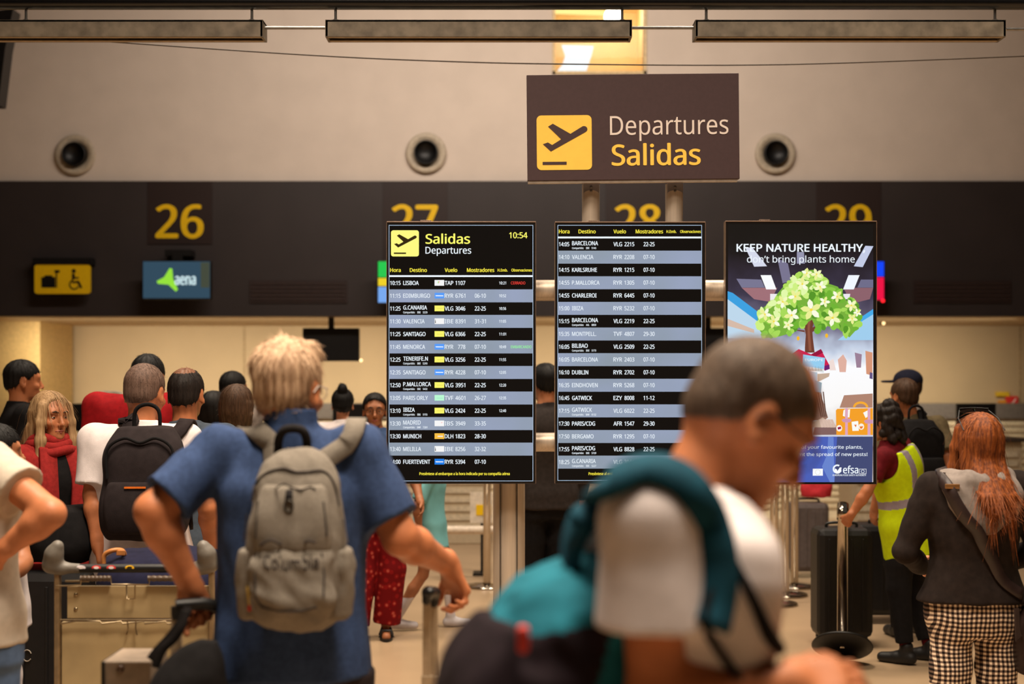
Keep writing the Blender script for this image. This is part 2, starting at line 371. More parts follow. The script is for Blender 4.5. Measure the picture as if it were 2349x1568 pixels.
# screens
M_case = mat('black_screen_case', (22, 18, 17), 0.35, var=0.1); M_edge = mat('highlit_case_edge', (140, 116, 100), 0.35, 0.3)  # rim strips carry the highlight along the case edge in their colour
G_blk = glow('screen_black', (10, 5, 5), 0.5); G_w = glow('screen_white', (240, 248, 255), 1.0); G_y = glow('screen_yellow', (255, 238, 70), 1.0); G_iy = glow('screen_icon_yellow', (255, 250, 130), 1.0)
G_r = glow('screen_red', (255, 70, 60), 1.0); G_g = glow('screen_green', (150, 255, 150), 1.0); G_line = glow('screen_line', (190, 214, 240), 0.9)
def grad_band():
    m = bpy.data.materials.new('screen_grey_band'); m.use_nodes = True; nt = m.node_tree; b_ = nt.nodes['Principled BSDF']
    tc = nt.nodes.new('ShaderNodeTexCoord'); n = nt.nodes.new('ShaderNodeTexNoise'); n.inputs['Scale'].default_value = 2.5
    nt.links.new(tc.outputs['Object'], n.inputs['Vector']); r = nt.nodes.new('ShaderNodeValToRGB')
    r.color_ramp.elements[0].position = .3; r.color_ramp.elements[1].position = .7
    r.color_ramp.elements[0].color = lin((136, 152, 166)); r.color_ramp.elements[1].color = lin((150, 164, 196))
    nt.links.new(n.outputs['Fac'], r.inputs[0]); nt.links.new(r.outputs[0], b_.inputs['Emission Color'])
    b_.inputs['Base Color'].default_value = (.02, .02, .02, 1); b_.inputs['Emission Strength'].default_value = 0.92; return m
G_band = grad_band()
def case(label, px0, py0, px1, py1, name, cat, knob):
    r = thing(name, label, cat, (bx((px0 + px1) / 2), DBD, bz(py1)))
    b = MB(); b.box((bx(px0), DBD, bz(py1)), (bx(px1), DBD + .06, bz(py0)), M_case, .003); b.build('housing', r, off=r.location)
    b = MB(); b.box((bx(px0), DBD - .003, bz(py0) - .001), (bx(px1), DBD + .05, bz(py0) + .004), M_edge, .001)
    b.box((bx(px0) - .001, DBD - .002, bz(py1)), (bx(px0) + .001, DBD + .05, bz(py0)), M_edge); b.box((bx(px1) - .001, DBD - .002, bz(py1)), (bx(px1) + .001, DBD + .05, bz(py0)), M_edge)
    b.box((bx(px0), DBD - .002, bz(py1) - .002), (bx(px1), DBD + .05, bz(py1)), mat('case_lower_edge', (60, 48, 42), 0.4)); b.build('rim', r, off=r.location)
    b = MB(); b.box((bx(knob), DBD + .002, bz(py0) + .003), (bx(knob + 25), DBD + .03, bz(py0 - 5)), M_edge, .001)
    for k in range(6): b.box((bx(knob + 2 + k * 4), DBD + .001, bz(py0) + .005), (bx(knob + 3.5 + k * 4), DBD + .003, bz(py0 - 4)), M_case)
    b.build('vent_clip', r, off=r.location)
    return r
LOGO = {'TAP': (250, 250, 250), 'RYR': (90, 160, 255), 'VLG': (255, 250, 110), 'IBE': (252, 252, 252), 'TVF': (190, 255, 215), 'IBS': (252, 252, 252), 'DLH': (255, 196, 70)}
def rows(r, scr, y, data, cols, ycen, step, xl, xr, yb, logo):
    o = r.location
    for i, row in enumerate(data):
        hora, dest, comp, code, num, mos, emb, obs, oc = row
        yc = ycen + i * step; bd = MB()
        if i % 2: bd.add([(xl, yb, bz(yc + 15)), (xr, yb, bz(yc + 15)), (xr, yb, bz(yc - 14.6)), (xl, yb, bz(yc - 14.6))], [[0, 1, 2, 3]], G_band)
        up = 2.2 if comp else 0; bo = .012 if i % 2 else .024; y_ = yb - .0006; cap = 9.3 / 489.8
        zb = bz(yc + 4.6)
        text(bd, hora, bx(cols[0]), bx(cols[0] + 24), zb, cap, y_, G_w, bo)
        text(bd, dest, bx(cols[1]), None, bz(yc + 4.6 - up), cap, y_, G_w, bo, .80)
        if comp:
            pre, a1, n1 = comp
            for t_, xa, xb in (('Compartido:', 0, 27), (a1, 32, 40 if len(a1) < 4 else 42), (n1, 45, 55.5)): text(bd, t_, bx(cols[1] + xa), bx(cols[1] + xb), bz(yc + 11), 4.4 / 489.8, y_, G_w, .02)
        text(bd, code, bx(cols[2]), bx(cols[2] + 20), zb, cap, y_, G_w, bo)
        wn = 5.7 * len(num); text(bd, num, bx(cols[3] - wn), bx(cols[3]), zb, cap, y_, G_w, bo)
        if mos: text(bd, mos, bx(cols[4]), bx(cols[4] + 25.5), zb, cap, y_, G_w, bo)
        if emb: text(bd, emb, bx(cols[5]), bx(cols[5] + 16), bz(yc + 3.2), 6.4 / 489.8, y_, G_w, .02)
        if obs: text(bd, obs, bx(cols[6]), bx(cols[6] + (33 if obs == 'CERRADO' else 47)), bz(yc + 3.2), 6.4 / 489.8, y_, oc, .01)
        ro = bd.build('flight_row', scr, off=o)
        if logo:
            lg = MB(); c_ = LOGO[code] if i < 14 else (30, 130, 240)
            lg.poly([(bx(997), bz(yc + 6.2)), (bx(1019), bz(yc + 6.2)), (bx(1019), bz(yc - 6.8)), (bx(997), bz(yc - 6.8))], y_, glow('logo_%d_%d_%d' % c_, c_, .95))
            yy = y_ - .0003
            if code == 'RYR': lg.poly([(bx(1000), bz(yc + 1.1)), (bx(1017), bz(yc + 1.1)), (bx(1017), bz(yc - .9)), (bx(999), bz(yc - 1.2))], yy, G_w)
            elif code == 'TAP':
                lg.poly([(bx(1004), bz(yc + .5)), (bx(1006), bz(yc + .5)), (bx(1006.5), bz(yc - 4)), (bx(1004.5), bz(yc - 4))], yy, G_g); text(lg, 'P', bx(1006), bx(1009), bz(yc + .5), 4.5 / 489.8, yy, G_r, .01)
            elif code == 'DLH': lg.poly([(bx(1004), bz(yc + 1)), (bx(1016), bz(yc + 1)), (bx(1016), bz(yc - 1)), (bx(1004), bz(yc - 1))], yy, G_w)
            elif code == 'IBE': lg.poly([(bx(998), bz(yc + 4)), (bx(1000), bz(yc + 4)), (bx(999), bz(yc - 4)), (bx(998.4), bz(yc - 4))], yy, G_blk)
            elif code == 'IBS': lg.poly([(bx(1012), bz(yc - 1)), (bx(1015), bz(yc - 2)), (bx(1015), bz(yc - 2.8)), (bx(1012), bz(yc - 2))], yy, G_r)
            elif code in ('VLG', 'TVF'): lg.poly([(bx(1002), bz(yc + .8)), (bx(1016), bz(yc + .8)), (bx(1016), bz(yc - .4)), (bx(1002), bz(yc - .4))], yy, glow('logo_mark', (238, 226, 96) if code == 'VLG' else (160, 236, 200), .95) if code == 'VLG' else glow('logo_mark_green', (160, 236, 200), .95))
            lg.build('airline_logo', scr, off=o)
HDR = (('Hora', 0, 24.5, 8.6), ('Destino', 45, 84.5, 8.6), ('Vuelo', 125, 154, 8.6), ('Mostradores', 176, 239, 8.6), ('H.Emb.', 246.5, 269.5, 6.2), ('Observaciones', 278, 325.5, 6.2))
def screen(r, xl, yt, xr, ybm):
    o = r.location; y = DBD - .0015
    sc = MB().box((bx(xl), y, bz(ybm)), (bx(xr), DBD, bz(yt)), G_blk).build('screen', r, off=o)
    b = MB(); yy = y - .0006; t_ = 1.2
    for a in ((xl, yt, xr, yt + t_), (xl, ybm - t_, xr, ybm), (xl, yt, xl + t_, ybm), (xr - t_, yt, xr, ybm)):
        b.poly([(bx(a[0]), bz(a[3])), (bx(a[2]), bz(a[3])), (bx(a[2]), bz(a[1])), (bx(a[0]), bz(a[1]))], yy, G_line)
    b.build('screen_outline', sc, off=o); return sc, yy
def heads(r, sc, yy, x0, yb, xl, xr, yl):
    b = MB()
    for t_, a, c, cp in HDR: text(b, t_, bx(x0 + a), bx(x0 + c), bz(yb - (1 if cp < 8 else 0)), cp / 489.8, yy, G_y, .03)
    b.build('column_headings', sc, off=r.location)
    MB().poly([(bx(xl), bz(yl + 4)), (bx(xr), bz(yl + 4)), (bx(xr), bz(yl)), (bx(xl), bz(yl))], yy, G_w).build('divider_line', sc, off=r.location)
def footer(r, sc, yy, x0):
    b = MB(); text(b, 'Preséntese al embarque a la hora indicada por su compañía aérea', bx(x0), bx(x0 + 207.5), bz(1089), 6.3 / 489.8, yy, G_y, .03); b.build('footer_message', sc, off=r.location)
b1 = case('left departures board, headed Salidas with plane icon and clock 10:54', 887, 509.5, 1229, 1108, 'departures_board', 'screen', 964)
b1['group'] = 'flight boards'
sc, yy = screen(b1, 892, 516, 1223, 1103)
b = MB(); plane_icon(b, b, bx(897), bz(588), bx(961), bz(528), yy, G_iy, glow('icon_dark', (60, 44, 10), .7), .0004); b.build('plane_pictogram', sc, off=b1.location)
b = MB(); text(b, 'Salidas', bx(976), bx(1078.5), bz(558.5), 21.5 / 489.8, yy, glow('title_yellow', (255, 250, 110)), .028); b.build('title', sc, off=b1.location)
b = MB(); text(b, 'Departures', bx(976), bx(1081), bz(581.5), 15.5 / 489.8, yy, G_w, .012); b.build('subtitle', sc, off=b1.location)
b = MB(); text(b, '10:54', bx(1168), bx(1210), bz(546), 13.2 / 489.8, yy, glow('title_yellow', (255, 250, 110)), .025); b.build('clock', sc, off=b1.location)
heads(b1, sc, yy, 895, 623.5, 893, 1222, 631)
C_ = lambda a, n: ('', a, n)
D1 = [('10:15', 'LISBOA', None, 'TAP', '1107', '', '10:21', 'CERRADO', G_r), ('11:15', 'EDIMBURGO', None, 'RYR', '6761', '06-10', '10:52', '', 0), ('11:25', 'G.CANARIA', C_('IBE', '5229'), 'VLG', '3046', '22-25', '10:56', '', 0),
      ('11:30', 'VALENCIA', None, 'IBE', '8391', '31-31', '11:05', '', 0), ('11:25', 'SANTIAGO', None, 'VLG', '6366', '22-25', '11:01', '', 0), ('11:45', 'MENORCA', None, 'RYR', '778', '07-10', '10:49', 'EMBARCANDO', G_g),
      ('12:25', 'TENERIFE.N', C_('IBE', '5293'), 'VLG', '3256', '22-25', '11:55', '', 0), ('12:35', 'SANTIAGO', None, 'RYR', '4228', '07-10', '12:05', '', 0), ('12:50', 'P.MALLORCA', C_('IBE', '5432'), 'VLG', '3951', '22-25', '12:20', '', 0),
      ('13:05', 'PARIS ORLY', None, 'TVF', '4601', '26-27', '12:35', '', 0), ('13:10', 'IBIZA', C_('IBE', '5155'), 'VLG', '2424', '22-25', '12:40', '', 0), ('13:30', 'MADRID', C_('BAW', '7281'), 'IBS', '3949', '33-35', '', '', 0),
      ('13:30', 'MUNICH', None, 'DLH', '1823', '28-30', '', '', 0), ('13:40', 'MELILLA', None, 'IBE', '8256', '32-32', '', '', 0), ('14:00', 'FUERTEVENT', None, 'RYR', '5394', '07-10', '', '', 0)]
rows(b1, sc, yy, D1, (895, 925, 1020, 1067.5, 1089, 1145, 1172), 648.8, 29.27, bx(893), bx(1222), yy - .0002, True)
footer(b1, sc, yy, 962)
b2 = case('middle departures board listing flights from 14:05, under the hanging sign', 1273, 510, 1618, 1108, 'departures_board', 'screen', 1350); b2['group'] = 'flight boards'
sc, yy = screen(b2, 1279, 516, 1610, 1102)
heads(b2, sc, yy, 1282, 535, 1280, 1609, 542.5)
D2 = [('14:05', 'BARCELONA', C_('IBE', '5143'), 'VLG', '2215', '22-25'), ('14:10', 'VALENCIA', None, 'RYR', '2208', '07-10'), ('14:15', 'KARLSRUHE', None, 'RYR', '1215', '07-10'), ('14:55', 'P.MALLORCA', None, 'RYR', '1305', '07-10'), ('14:55', 'CHARLEROI', None, 'RYR', '6445', '07-10'),
      ('15:00', 'IBIZA', None, 'RYR', '5232', '07-10'), ('15:15', 'BARCELONA', C_('AAL', '8859'), 'VLG', '2219', '22-25'), ('15:35', 'MONTPELL.', None, 'TVF', '4807', '29-30'), ('16:05', 'BILBAO', C_('IBE', '5173'), 'VLG', '2509', '22-25'), ('16:05', 'BARCELONA', None, 'RYR', '2403', '07-10'),
      ('16:10', 'DUBLIN', None, 'RYR', '2702', '07-10'), ('16:35', 'EINDHOVEN', None, 'RYR', '5268', '07-10'), ('16:45', 'GATWICK', None, 'EZY', '8008', '11-12'), ('17:15', 'GATWICK', C_('BAW', '8132'), 'VLG', '6022', '22-25'), ('17:30', 'PARIS/CDG', None, 'AFR', '1547', '29-30'),
      ('17:50', 'BERGAMO', None, 'RYR', '1295', '07-10'), ('17:55', 'PARIS/CDG', C_('IBE', '5729'), 'VLG', '8828', '22-25'), ('18:25', 'G.CANARIA', C_('IBE', '5227'), 'VLG', '3044', '22-25')]
rows(b2, sc, yy, [d_ + ('', '', 0) for d_ in D2], (1282, 1312, 1407, 1455, 1476, 0, 0), 560, 29.36, bx(1280), bx(1609), yy - .0002, False)
footer(b2, sc, yy, 1350)

# poster screen
b3 = case('poster screen with green tree, reading KEEP NATURE HEALTHY, rightmost of the screens', 1664, 508, 2011, 1109, 'poster_screen', 'screen', 1742)
o3 = b3.location; y = DBD - .0015
def ad_mat():
    m = bpy.data.materials.new('poster_backdrop'); m.use_nodes = True; nt = m.node_tree; b_ = nt.nodes['Principled BSDF']
    tc = nt.nodes.new('ShaderNodeTexCoord'); sp = nt.nodes.new('ShaderNodeSeparateXYZ'); nt.links.new(tc.outputs['Object'], sp.inputs[0])
    n = nt.nodes.new('ShaderNodeTexNoise'); n.inputs['Scale'].default_value = 9; nt.links.new(tc.outputs['Object'], n.inputs['Vector'])
    ad = nt.nodes.new('ShaderNodeMath'); ad.operation = 'MULTIPLY_ADD'; ad.inputs[1].default_value = .16; nt.links.new(n.outputs['Fac'], ad.inputs[0]); nt.links.new(sp.outputs['Z'], ad.inputs[2])
    mr = nt.nodes.new('ShaderNodeMapRange'); mr.inputs[1].default_value = 0.08; mr.inputs[2].default_value = 1.30; nt.links.new(ad.outputs[0], mr.inputs[0])
    r = nt.nodes.new('ShaderNodeValToRGB'); els = [(0, (200, 190, 190)), (.14, (120, 96, 96)), (.2, (196, 184, 180)), (.30, (250, 248, 246)), (.45, (252, 252, 255)), (.52, (196, 208, 228)), (.60, (112, 106, 132)), (.72, (58, 52, 74)), (.84, (34, 28, 40)), (.92, (8, 6, 8)), (1, (4, 3, 4))]
    while len(r.color_ramp.elements) < len(els): r.color_ramp.elements.new(0.5)
    for e, (p, c) in zip(r.color_ramp.elements, els): e.position = p; e.color = lin(c)
    nt.links.new(mr.outputs[0], r.inputs[0]); nt.links.new(r.outputs[0], b_.inputs['Emission Color']); b_.inputs['Emission Strength'].default_value = 1.0
    b_.inputs['Base Color'].default_value = (.006, .006, .006, 1); b_.inputs['Specular IOR Level'].default_value = 0.15; return m
sc = MB().box((bx(1670), y, bz(1105)), (bx(2003), DBD, bz(514)), ad_mat()).build('screen', b3, off=o3)
lay = [y - .0004]
def G(c, s=1.0): return glow('poster_%d_%d_%d' % c, c, s)
def pp(mb, pts, c, s=1.0):
    lay[0] -= .000012; mb.add([(bx(1640 + a / 4.9), lay[0], bz(q / 4.9)) for a, q in pts], [list(range(len(pts)))], G(c, s))
def cr(pts, oy): return [(a, q + oy * 4.9) for a, q in pts]      # crop pixels -> poster pixels
U = 490; Lw = 800
b = MB()                                                          # hall behind the tree: lamps, blue roof edges, crowd
for pts, c in (([(340, 380), (420, 380), (585, 590), (440, 595)], (214, 218, 236)), ([(920, 430), (1000, 430), (1010, 560), (920, 560)], (150, 150, 176)), ([(1690, 360), (1780, 365), (1660, 600), (1560, 590)], (196, 204, 230)), ([(700, 500), (820, 560), (860, 760), (760, 780)], (120, 116, 144)),
               ([(240, 730), (520, 740), (560, 830), (300, 830)], (120, 118, 146)), ([(1640, 740), (1778, 740), (1778, 830), (1600, 830)], (110, 108, 138)), ([(300, 832), (700, 832), (620, 990), (440, 960)], (160, 112, 120)), ([(1440, 832), (1778, 832), (1740, 960), (1540, 1010)], (140, 98, 108)),
               ([(512, 690), (630, 690), (690, 850), (575, 850)], (250, 252, 255)), ([(1500, 690), (1625, 690), (1560, 850), (1440, 850)], (240, 246, 255)), ([(142, 870), (200, 890), (520, 1130), (520, 1240), (142, 960)], (60, 160, 224)), ([(1778, 1070), (1600, 1190), (1600, 1240), (1778, 1130)], (70, 170, 232)),
               ([(142, 960), (520, 1240), (520, 1400), (142, 1400)], (190, 216, 236)), ([(1600, 1240), (1778, 1130), (1778, 1420), (1380, 1420)], (160, 206, 238)), ([(142, 1180), (440, 1300), (440, 1340), (142, 1260)], (214, 186, 168)), ([(620, 900), (700, 900), (700, 990), (620, 980)], (240, 236, 240)), ([(1440, 900), (1520, 900), (1510, 960), (1450, 960)], (236, 232, 240))):
    pp(b, cr(pts, U), c)
for pts, c in (([(1380, 120), (1440, 60), (1480, 130), (1470, 260), (1400, 260)], (224, 176, 160)), ([(1570, 40), (1650, 60), (1640, 210), (1590, 210)], (156, 128, 150)), ([(1690, 20), (1770, 40), (1770, 300), (1700, 280)], (214, 150, 120)), ([(1740, 260), (1772, 270), (1772, 340), (1736, 330)], (100, 84, 130)), ([(1280, 140), (1330, 110), (1360, 240), (1290, 240)], (240, 220, 214)), ([(1120, 860), (1350, 850), (1400, 960), (1100, 966)], (130, 98, 96)), ([(1450, 520), (1772, 500), (1772, 660), (1400, 660)], (176, 132, 112))):
    pp(b, cr(pts, Lw), c)
b.build('backdrop_hall', sc, off=o3)
random.seed(5)
b = MB()                                                          # trunk and boughs
for pts in ([(1010, 1500), (1020, 1360), (1000, 1260), (1070, 1180), (1120, 1190), (1092, 1290), (1100, 1400), (1120, 1560), (1010, 1560)], [(1090, 1280), (1180, 1240), (1246, 1190), (1250, 1245), (1150, 1290), (1096, 1330)], [(1010, 1290), (930, 1270), (890, 1210), (912, 1160), (925, 1215), (960, 1245), (1015, 1250)], [(1005, 1330), (900, 1310), (700, 1358), (610, 1330), (700, 1340), (880, 1300), (1008, 1310), (1012, 1380)]):
    pp(b, cr(pts, U), (112, 60, 46))
pp(b, cr([(1040, 1200), (1075, 1190), (1065, 1300), (1085, 1540), (1055, 1540), (1040, 1350)], U), (142, 84, 64))
for pts in ([(1000, 380), (1200, 380), (1180, 500), (1220, 600), (1270, 770), (1230, 800), (1140, 800), (900, 800), (960, 600)], [(1150, 280), (1290, 270), (1280, 310), (1200, 350), (1150, 370)], [(1150, 800), (1210, 770), (1300, 830), (1350, 870), (1330, 882), (1180, 880), (900, 880)]):
    pp(b, cr(pts, Lw), (198, 172, 150) if pts[0][0] == 1150 else (148, 112, 96))
for k in range(5): pp(b, cr([(1165 + k * 32, 790), (1195 + k * 32, 790), (1225 + k * 34, 880), (1195 + k * 34, 882)], Lw), (216, 186, 170))
for k in range(4): pp(b, cr([(1120 + k * 30, 480), (1132 + k * 30, 480), (1200 + k * 18, 760), (1188 + k * 18, 765)], Lw), (96, 70, 60))
b.build('tree_trunk', sc, off=o3)
b = MB()                                                          # red shawl, leaflet
for pts, c in (([(940, 1), (1080, 60), (1190, 1), (1230, 80), (1285, 180), (1230, 240), (1150, 120), (880, 200), (860, 60)], (206, 30, 78)), ([(1080, 60), (1190, 0), (1215, 40), (1120, 90)], (150, 16, 60)), ([(1230, 190), (1285, 175), (1290, 225), (1232, 245)], (110, 30, 110))): pp(b, cr(pts, Lw), c)
b.build('red_shawl', sc, off=o3)
b = MB()
for pts, c in (([(990, 62), (1238, 100), (1222, 268), (975, 225)], (150, 206, 240)), ([(975, 190), (1226, 225), (1222, 268), (975, 225)], (222, 226, 226)), ([(985, 235), (1150, 265), (1140, 480), (975, 480)], (176, 206, 222)), ([(1120, 350), (1200, 380), (1190, 490), (1120, 480)], (140, 172, 186))): pp(b, cr(pts, Lw), c)
for k in range(9): h_ = random.randint(10, 60); pp(b, cr([(1050 + k * 18, 245), (1060 + k * 18, 246), (1055 + k * 18, 245 - h_)], Lw), (140, 110, 84))
lay[0] -= .00002
text(b, 'EUROPE', bx(1640 + 1010 / 4.9), bx(1640 + 1215 / 4.9), bz(800 + 136 / 4.9), 5.6 / 489.8, lay[0], G_w, .02)
b.build('leaflet', sc, off=o3)
b = MB()                                                          # crown: leaves and star flowers
outline = [(475, 1110), (560, 1040), (640, 1000), (700, 900), (800, 780), (920, 700), (980, 640), (1110, 630), (1200, 690), (1260, 780), (1380, 820), (1430, 900), (1480, 980), (1600, 1000), (1630, 1160), (1600, 1290), (1510, 1390), (1380, 1290), (1250, 1260), (1150, 1330), (1090, 1190), (960, 1270), (860, 1340), (720, 1380), (560, 1400), (490, 1290), (480, 1200)]
pp(b, cr(outline, U), (120, 176, 60))
def inside(p, poly):
    c = False
    for i in range(len(poly)):
        x1, y1_ = poly[i]; x2, y2 = poly[i - 1]
        if (y1_ > p[1]) != (y2 > p[1]) and p[0] < (x2 - x1) * (p[1] - y1_) / (y2 - y1_) + x1: c = not c
    return c
def leaf(cx, cy, r, a, c):
    pts = []
    for t in range(12):
        u = 2 * math.pi * t / 12; px_ = r * math.cos(u); py_ = r * .62 * math.sin(u) * (1 - .35 * math.cos(u))
        pts.append((cx + px_ * math.cos(a) - py_ * math.sin(a), cy + px_ * math.sin(a) + py_ * math.cos(a)))
    pp(b, cr(pts, U), c)
cnt = 0
while cnt < 190:
    p = (random.uniform(480, 1630), random.uniform(640, 1390))
    if not inside(p, outline): continue
    sh = (p[0] - 480) / 1150 * .5 + (p[1] - 640) / 760 * .5
    pal = [(206, 240, 130), (176, 222, 92), (226, 248, 170)] if sh < .42 else [(140, 202, 70), (112, 180, 52), (86, 150, 40), (168, 218, 90)]
    leaf(p[0], p[1], random.uniform(36, 62), random.uniform(0, 6.28), random.choice(pal)); cnt += 1
for (fx, fy, fr) in ((1080, 1080, 125), (860, 1140, 92), (1320, 1170, 100), (1230, 990, 66), (1370, 930, 74), (660, 1210, 84), (560, 1130, 78), (980, 790, 84), (1140, 680, 70), (1030, 670, 64), (1530, 1030, 74), (1540, 1180, 66), (760, 990, 78), (900, 930, 84), (1180, 820, 72), (820, 1250, 64), (1600, 1110, 50)):
    a0 = random.uniform(0, 1.2)
    for k in range(5):
        a = a0 + k * 2 * math.pi / 5; pts = [(fx, fy)]
        for rr, da in ((.42, -.6), (.72, -.34), (1.0, 0), (.72, .34), (.42, .6)): pts.append((fx + fr * rr * math.cos(a + da), fy + fr * rr * math.sin(a + da)))
        pp(b, cr(pts, U), random.choice([(244, 248, 190), (250, 252, 226), (236, 240, 150)]))
    pp(b, cr([(fx + fr * .14 * math.cos(t), fy + fr * .14 * math.sin(t)) for t in np.linspace(0, 6, 8)], U), (246, 220, 70))
for fx, fy in ((932, 1400), (1252, 1370)): pp(b, cr([(fx + 17 * math.cos(t), fy + 25 * math.sin(t)) for t in np.linspace(0, 6, 10)], U), (246, 186, 40))
b.build('tree_crown', sc, off=o3)
b = MB()                                                          # orange suitcase
for pts, c in (([(1356, 690), (1372, 672), (1772, 664), (1772, 968), (1362, 966)], (244, 160, 40)), ([(1462, 664), (1490, 664), (1490, 966), (1460, 966)], (222, 166, 190)), ([(1714, 664), (1742, 664), (1744, 966), (1712, 966)], (222, 166, 190)), ([(1420, 800), (1440, 782), (1520, 784), (1532, 804), (1510, 824), (1440, 822)], (206, 150, 176)), ([(1670, 810), (1690, 794), (1772, 794), (1772, 838), (1690, 836)], (206, 150, 176)),
               ([(1442, 690), (1460, 676), (1458, 760), (1434, 750)], (250, 250, 244)), ([(1492, 680), (1516, 676), (1508, 770), (1490, 766)], (250, 250, 244)), ([(1662, 716), (1712, 690), (1712, 760), (1690, 776)], (250, 250, 244)), ([(1532, 818), (1606, 808), (1614, 918), (1542, 920)], (250, 250, 244)), ([(1560, 850), (1590, 850), (1580, 880)], (230, 120, 60))): pp(b, cr(pts, Lw), c)
pp(b, cr([(1394 + 33 * math.cos(t), 890 + 36 * math.sin(t)) for t in np.linspace(0, 6, 14)], Lw), (250, 244, 240)); pp(b, cr([(1374, 880), (1412, 870), (1416, 896), (1380, 906)], Lw), (150, 30, 80))
pp(b, cr([(1642 + 32 * math.cos(t), 872 + 36 * math.sin(t)) for t in np.linspace(0, 6, 14)], Lw), (250, 240, 226)); pp(b, cr([(1620, 870), (1664, 866), (1650, 894), (1632, 896)], Lw), (236, 120, 40))
arc = [(1548 + 86 - 86 * math.cos(t), 655 - 66 * math.sin(t)) for t in np.linspace(0, math.pi, 14)]; arc2 = [(1574 + 60 - 60 * math.cos(t), 655 - 40 * math.sin(t)) for t in np.linspace(math.pi, 0, 14)]
lay[0] -= .00002
o_ = [(bx(1640 + a / 4.9), lay[0], bz(800 + q / 4.9)) for a, q in arc + arc2]; b.add(o_, [[i, i + 1, 26 - i, 27 - i] for i in range(13)], G((246, 170, 50)))
b.build('orange_suitcase', sc, off=o3)
b = MB()                                                          # blue lower banner
pp(b, cr([(142, 984), (1772, 984), (1764, 1495), (142, 1495)], Lw), (66, 74, 116)); pp(b, cr([(142, 966), (1772, 966), (1772, 983), (142, 983)], Lw), (206, 210, 226))
pp(b, cr([(900, 984), (1370, 984), (1340, 1495), (900, 1495)], Lw), (74, 96, 184)); pp(b, cr([(1270, 984), (1330, 990), (1340, 1495), (1290, 1495), (1200, 1320), (1260, 1180)], Lw), (104, 132, 206))
b.build('banner', sc, off=o3)
lay[0] -= .00003
b = MB(); text(b, 'KEEP NATURE HEALTHY,', bx(1689), bx(1984), bz(577), 17.2 / 489.8, lay[0], G_w, .03); text(b, "don’t bring plants home", bx(1713), bx(1960), bz(602), 15.2 / 489.8, lay[0], G_w, .004); b.build('headline', sc, off=o3)
b = MB(); text(b, 'Take only pictures of your favourite plants,', bx(1726), bx(1978), bz(1028.5), 7.4 / 489.8, lay[0], G_w, .014); text(b, 'not a souvenir. Prevent the spread of new pests!', bx(1714), bx(1989), bz(1045), 7.4 / 489.8, lay[0], G_w, .014); b.build('banner_text', sc, off=o3)
b = MB(); pp(b, cr([(1096, 1344), (1210, 1344), (1210, 1422), (1096, 1422)], Lw), (250, 252, 255))
lay[0] -= .00002
for k in range(12):
    a = k * math.pi / 6; cx, cz = 1153 + 28 * math.cos(a), 1383 + 28 * math.sin(a); b.add([(bx(1640 + (cx + 4 * math.cos(t)) / 4.9), lay[0], bz(800 + (cz + 4 * math.sin(t)) / 4.9)) for t in np.linspace(0, 5.2, 6)], [list(range(6))], G((190, 190, 150)))
b.build('star_flag', sc, off=o3)
b = MB(); text(b, 'efsa', bx(1640 + 1436 / 4.9), bx(1640 + 1608 / 4.9), bz(800 + 1396 / 4.9), 16.5 / 489.8, lay[0], G_w, .02); text(b, 'EUROPEAN FOOD SAFETY AUTHORITY', bx(1640 + 1320 / 4.9), bx(1640 + 1696 / 4.9), bz(800 + 1426 / 4.9), 3.9 / 489.8, lay[0], G_w, .02)
def ring(mb, cx, cz, r0, r1, a0, a1, c, n=20):
    ts = [a0 + (a1 - a0) * i / n for i in range(n + 1)]; vs = [(bx(1640 + (cx + r * math.cos(R_(t))) / 4.9), lay[0], bz(800 + (cz + r * math.sin(R_(t))) / 4.9)) for t in ts for r in (r0, r1)]
    mb.add(vs, [[2 * i, 2 * i + 1, 2 * i + 3, 2 * i + 2] for i in range(n)], c)
ring(b, 1372, 1348, 34, 52, 20, 300, G_w); pp(b, cr([(1344, 1340), (1368, 1352), (1372, 1372), (1400, 1330), (1420, 1330), (1412, 1378), (1372, 1398), (1340, 1376)], Lw), (250, 252, 255))
for a in ((1618, 1348, 1622, 1400), (1694, 1348, 1698, 1400), (1618, 1346, 1698, 1350), (1618, 1397, 1698, 1401)): pp(b, cr([(a[0], a[1]), (a[2], a[1]), (a[2], a[3]), (a[0], a[3])], Lw), (250, 252, 255))
ring(b, 1658, 1374, 14, 19, 0, 360, G_w)
b.build('agency_emblem', sc, off=o3)
# ---------------------------------------------------------------- smooth implicit bodies (union of tapered limbs), meshed by surface nets
F32 = np.float32
_rng = np.random.RandomState(7); _LAT = _rng.rand(24, 24, 24).astype(F32) * 2 - 1
def vnoise(x, y, z):
    xi = np.floor(x).astype(int); yi = np.floor(y).astype(int); zi = np.floor(z).astype(int)
    fx = x - xi; fy = y - yi; fz = z - zi
    fx = fx * fx * (3 - 2 * fx); fy = fy * fy * (3 - 2 * fy); fz = fz * fz * (3 - 2 * fz)
    r = 0
    for a in (0, 1):
        for b in (0, 1):
            for c in (0, 1):
                r = r + _LAT[(xi + a) % 24, (yi + b) % 24, (zi + c) % 24] * (fx if a else 1 - fx) * (fy if b else 1 - fy) * (fz if c else 1 - fz)
    return r
def rotm(yaw=0, pitch=0, roll=0):
    """yaw about z, then pitch (nod forward, +y goes down), then roll; degrees"""
    return np.array(Matrix.Rotation(R_(yaw), 3, 'Z') @ Matrix.Rotation(R_(-pitch), 3, 'X') @ Matrix.Rotation(R_(roll), 3, 'Y'), dtype=float)
def A(*v): return np.array(v, dtype=float)
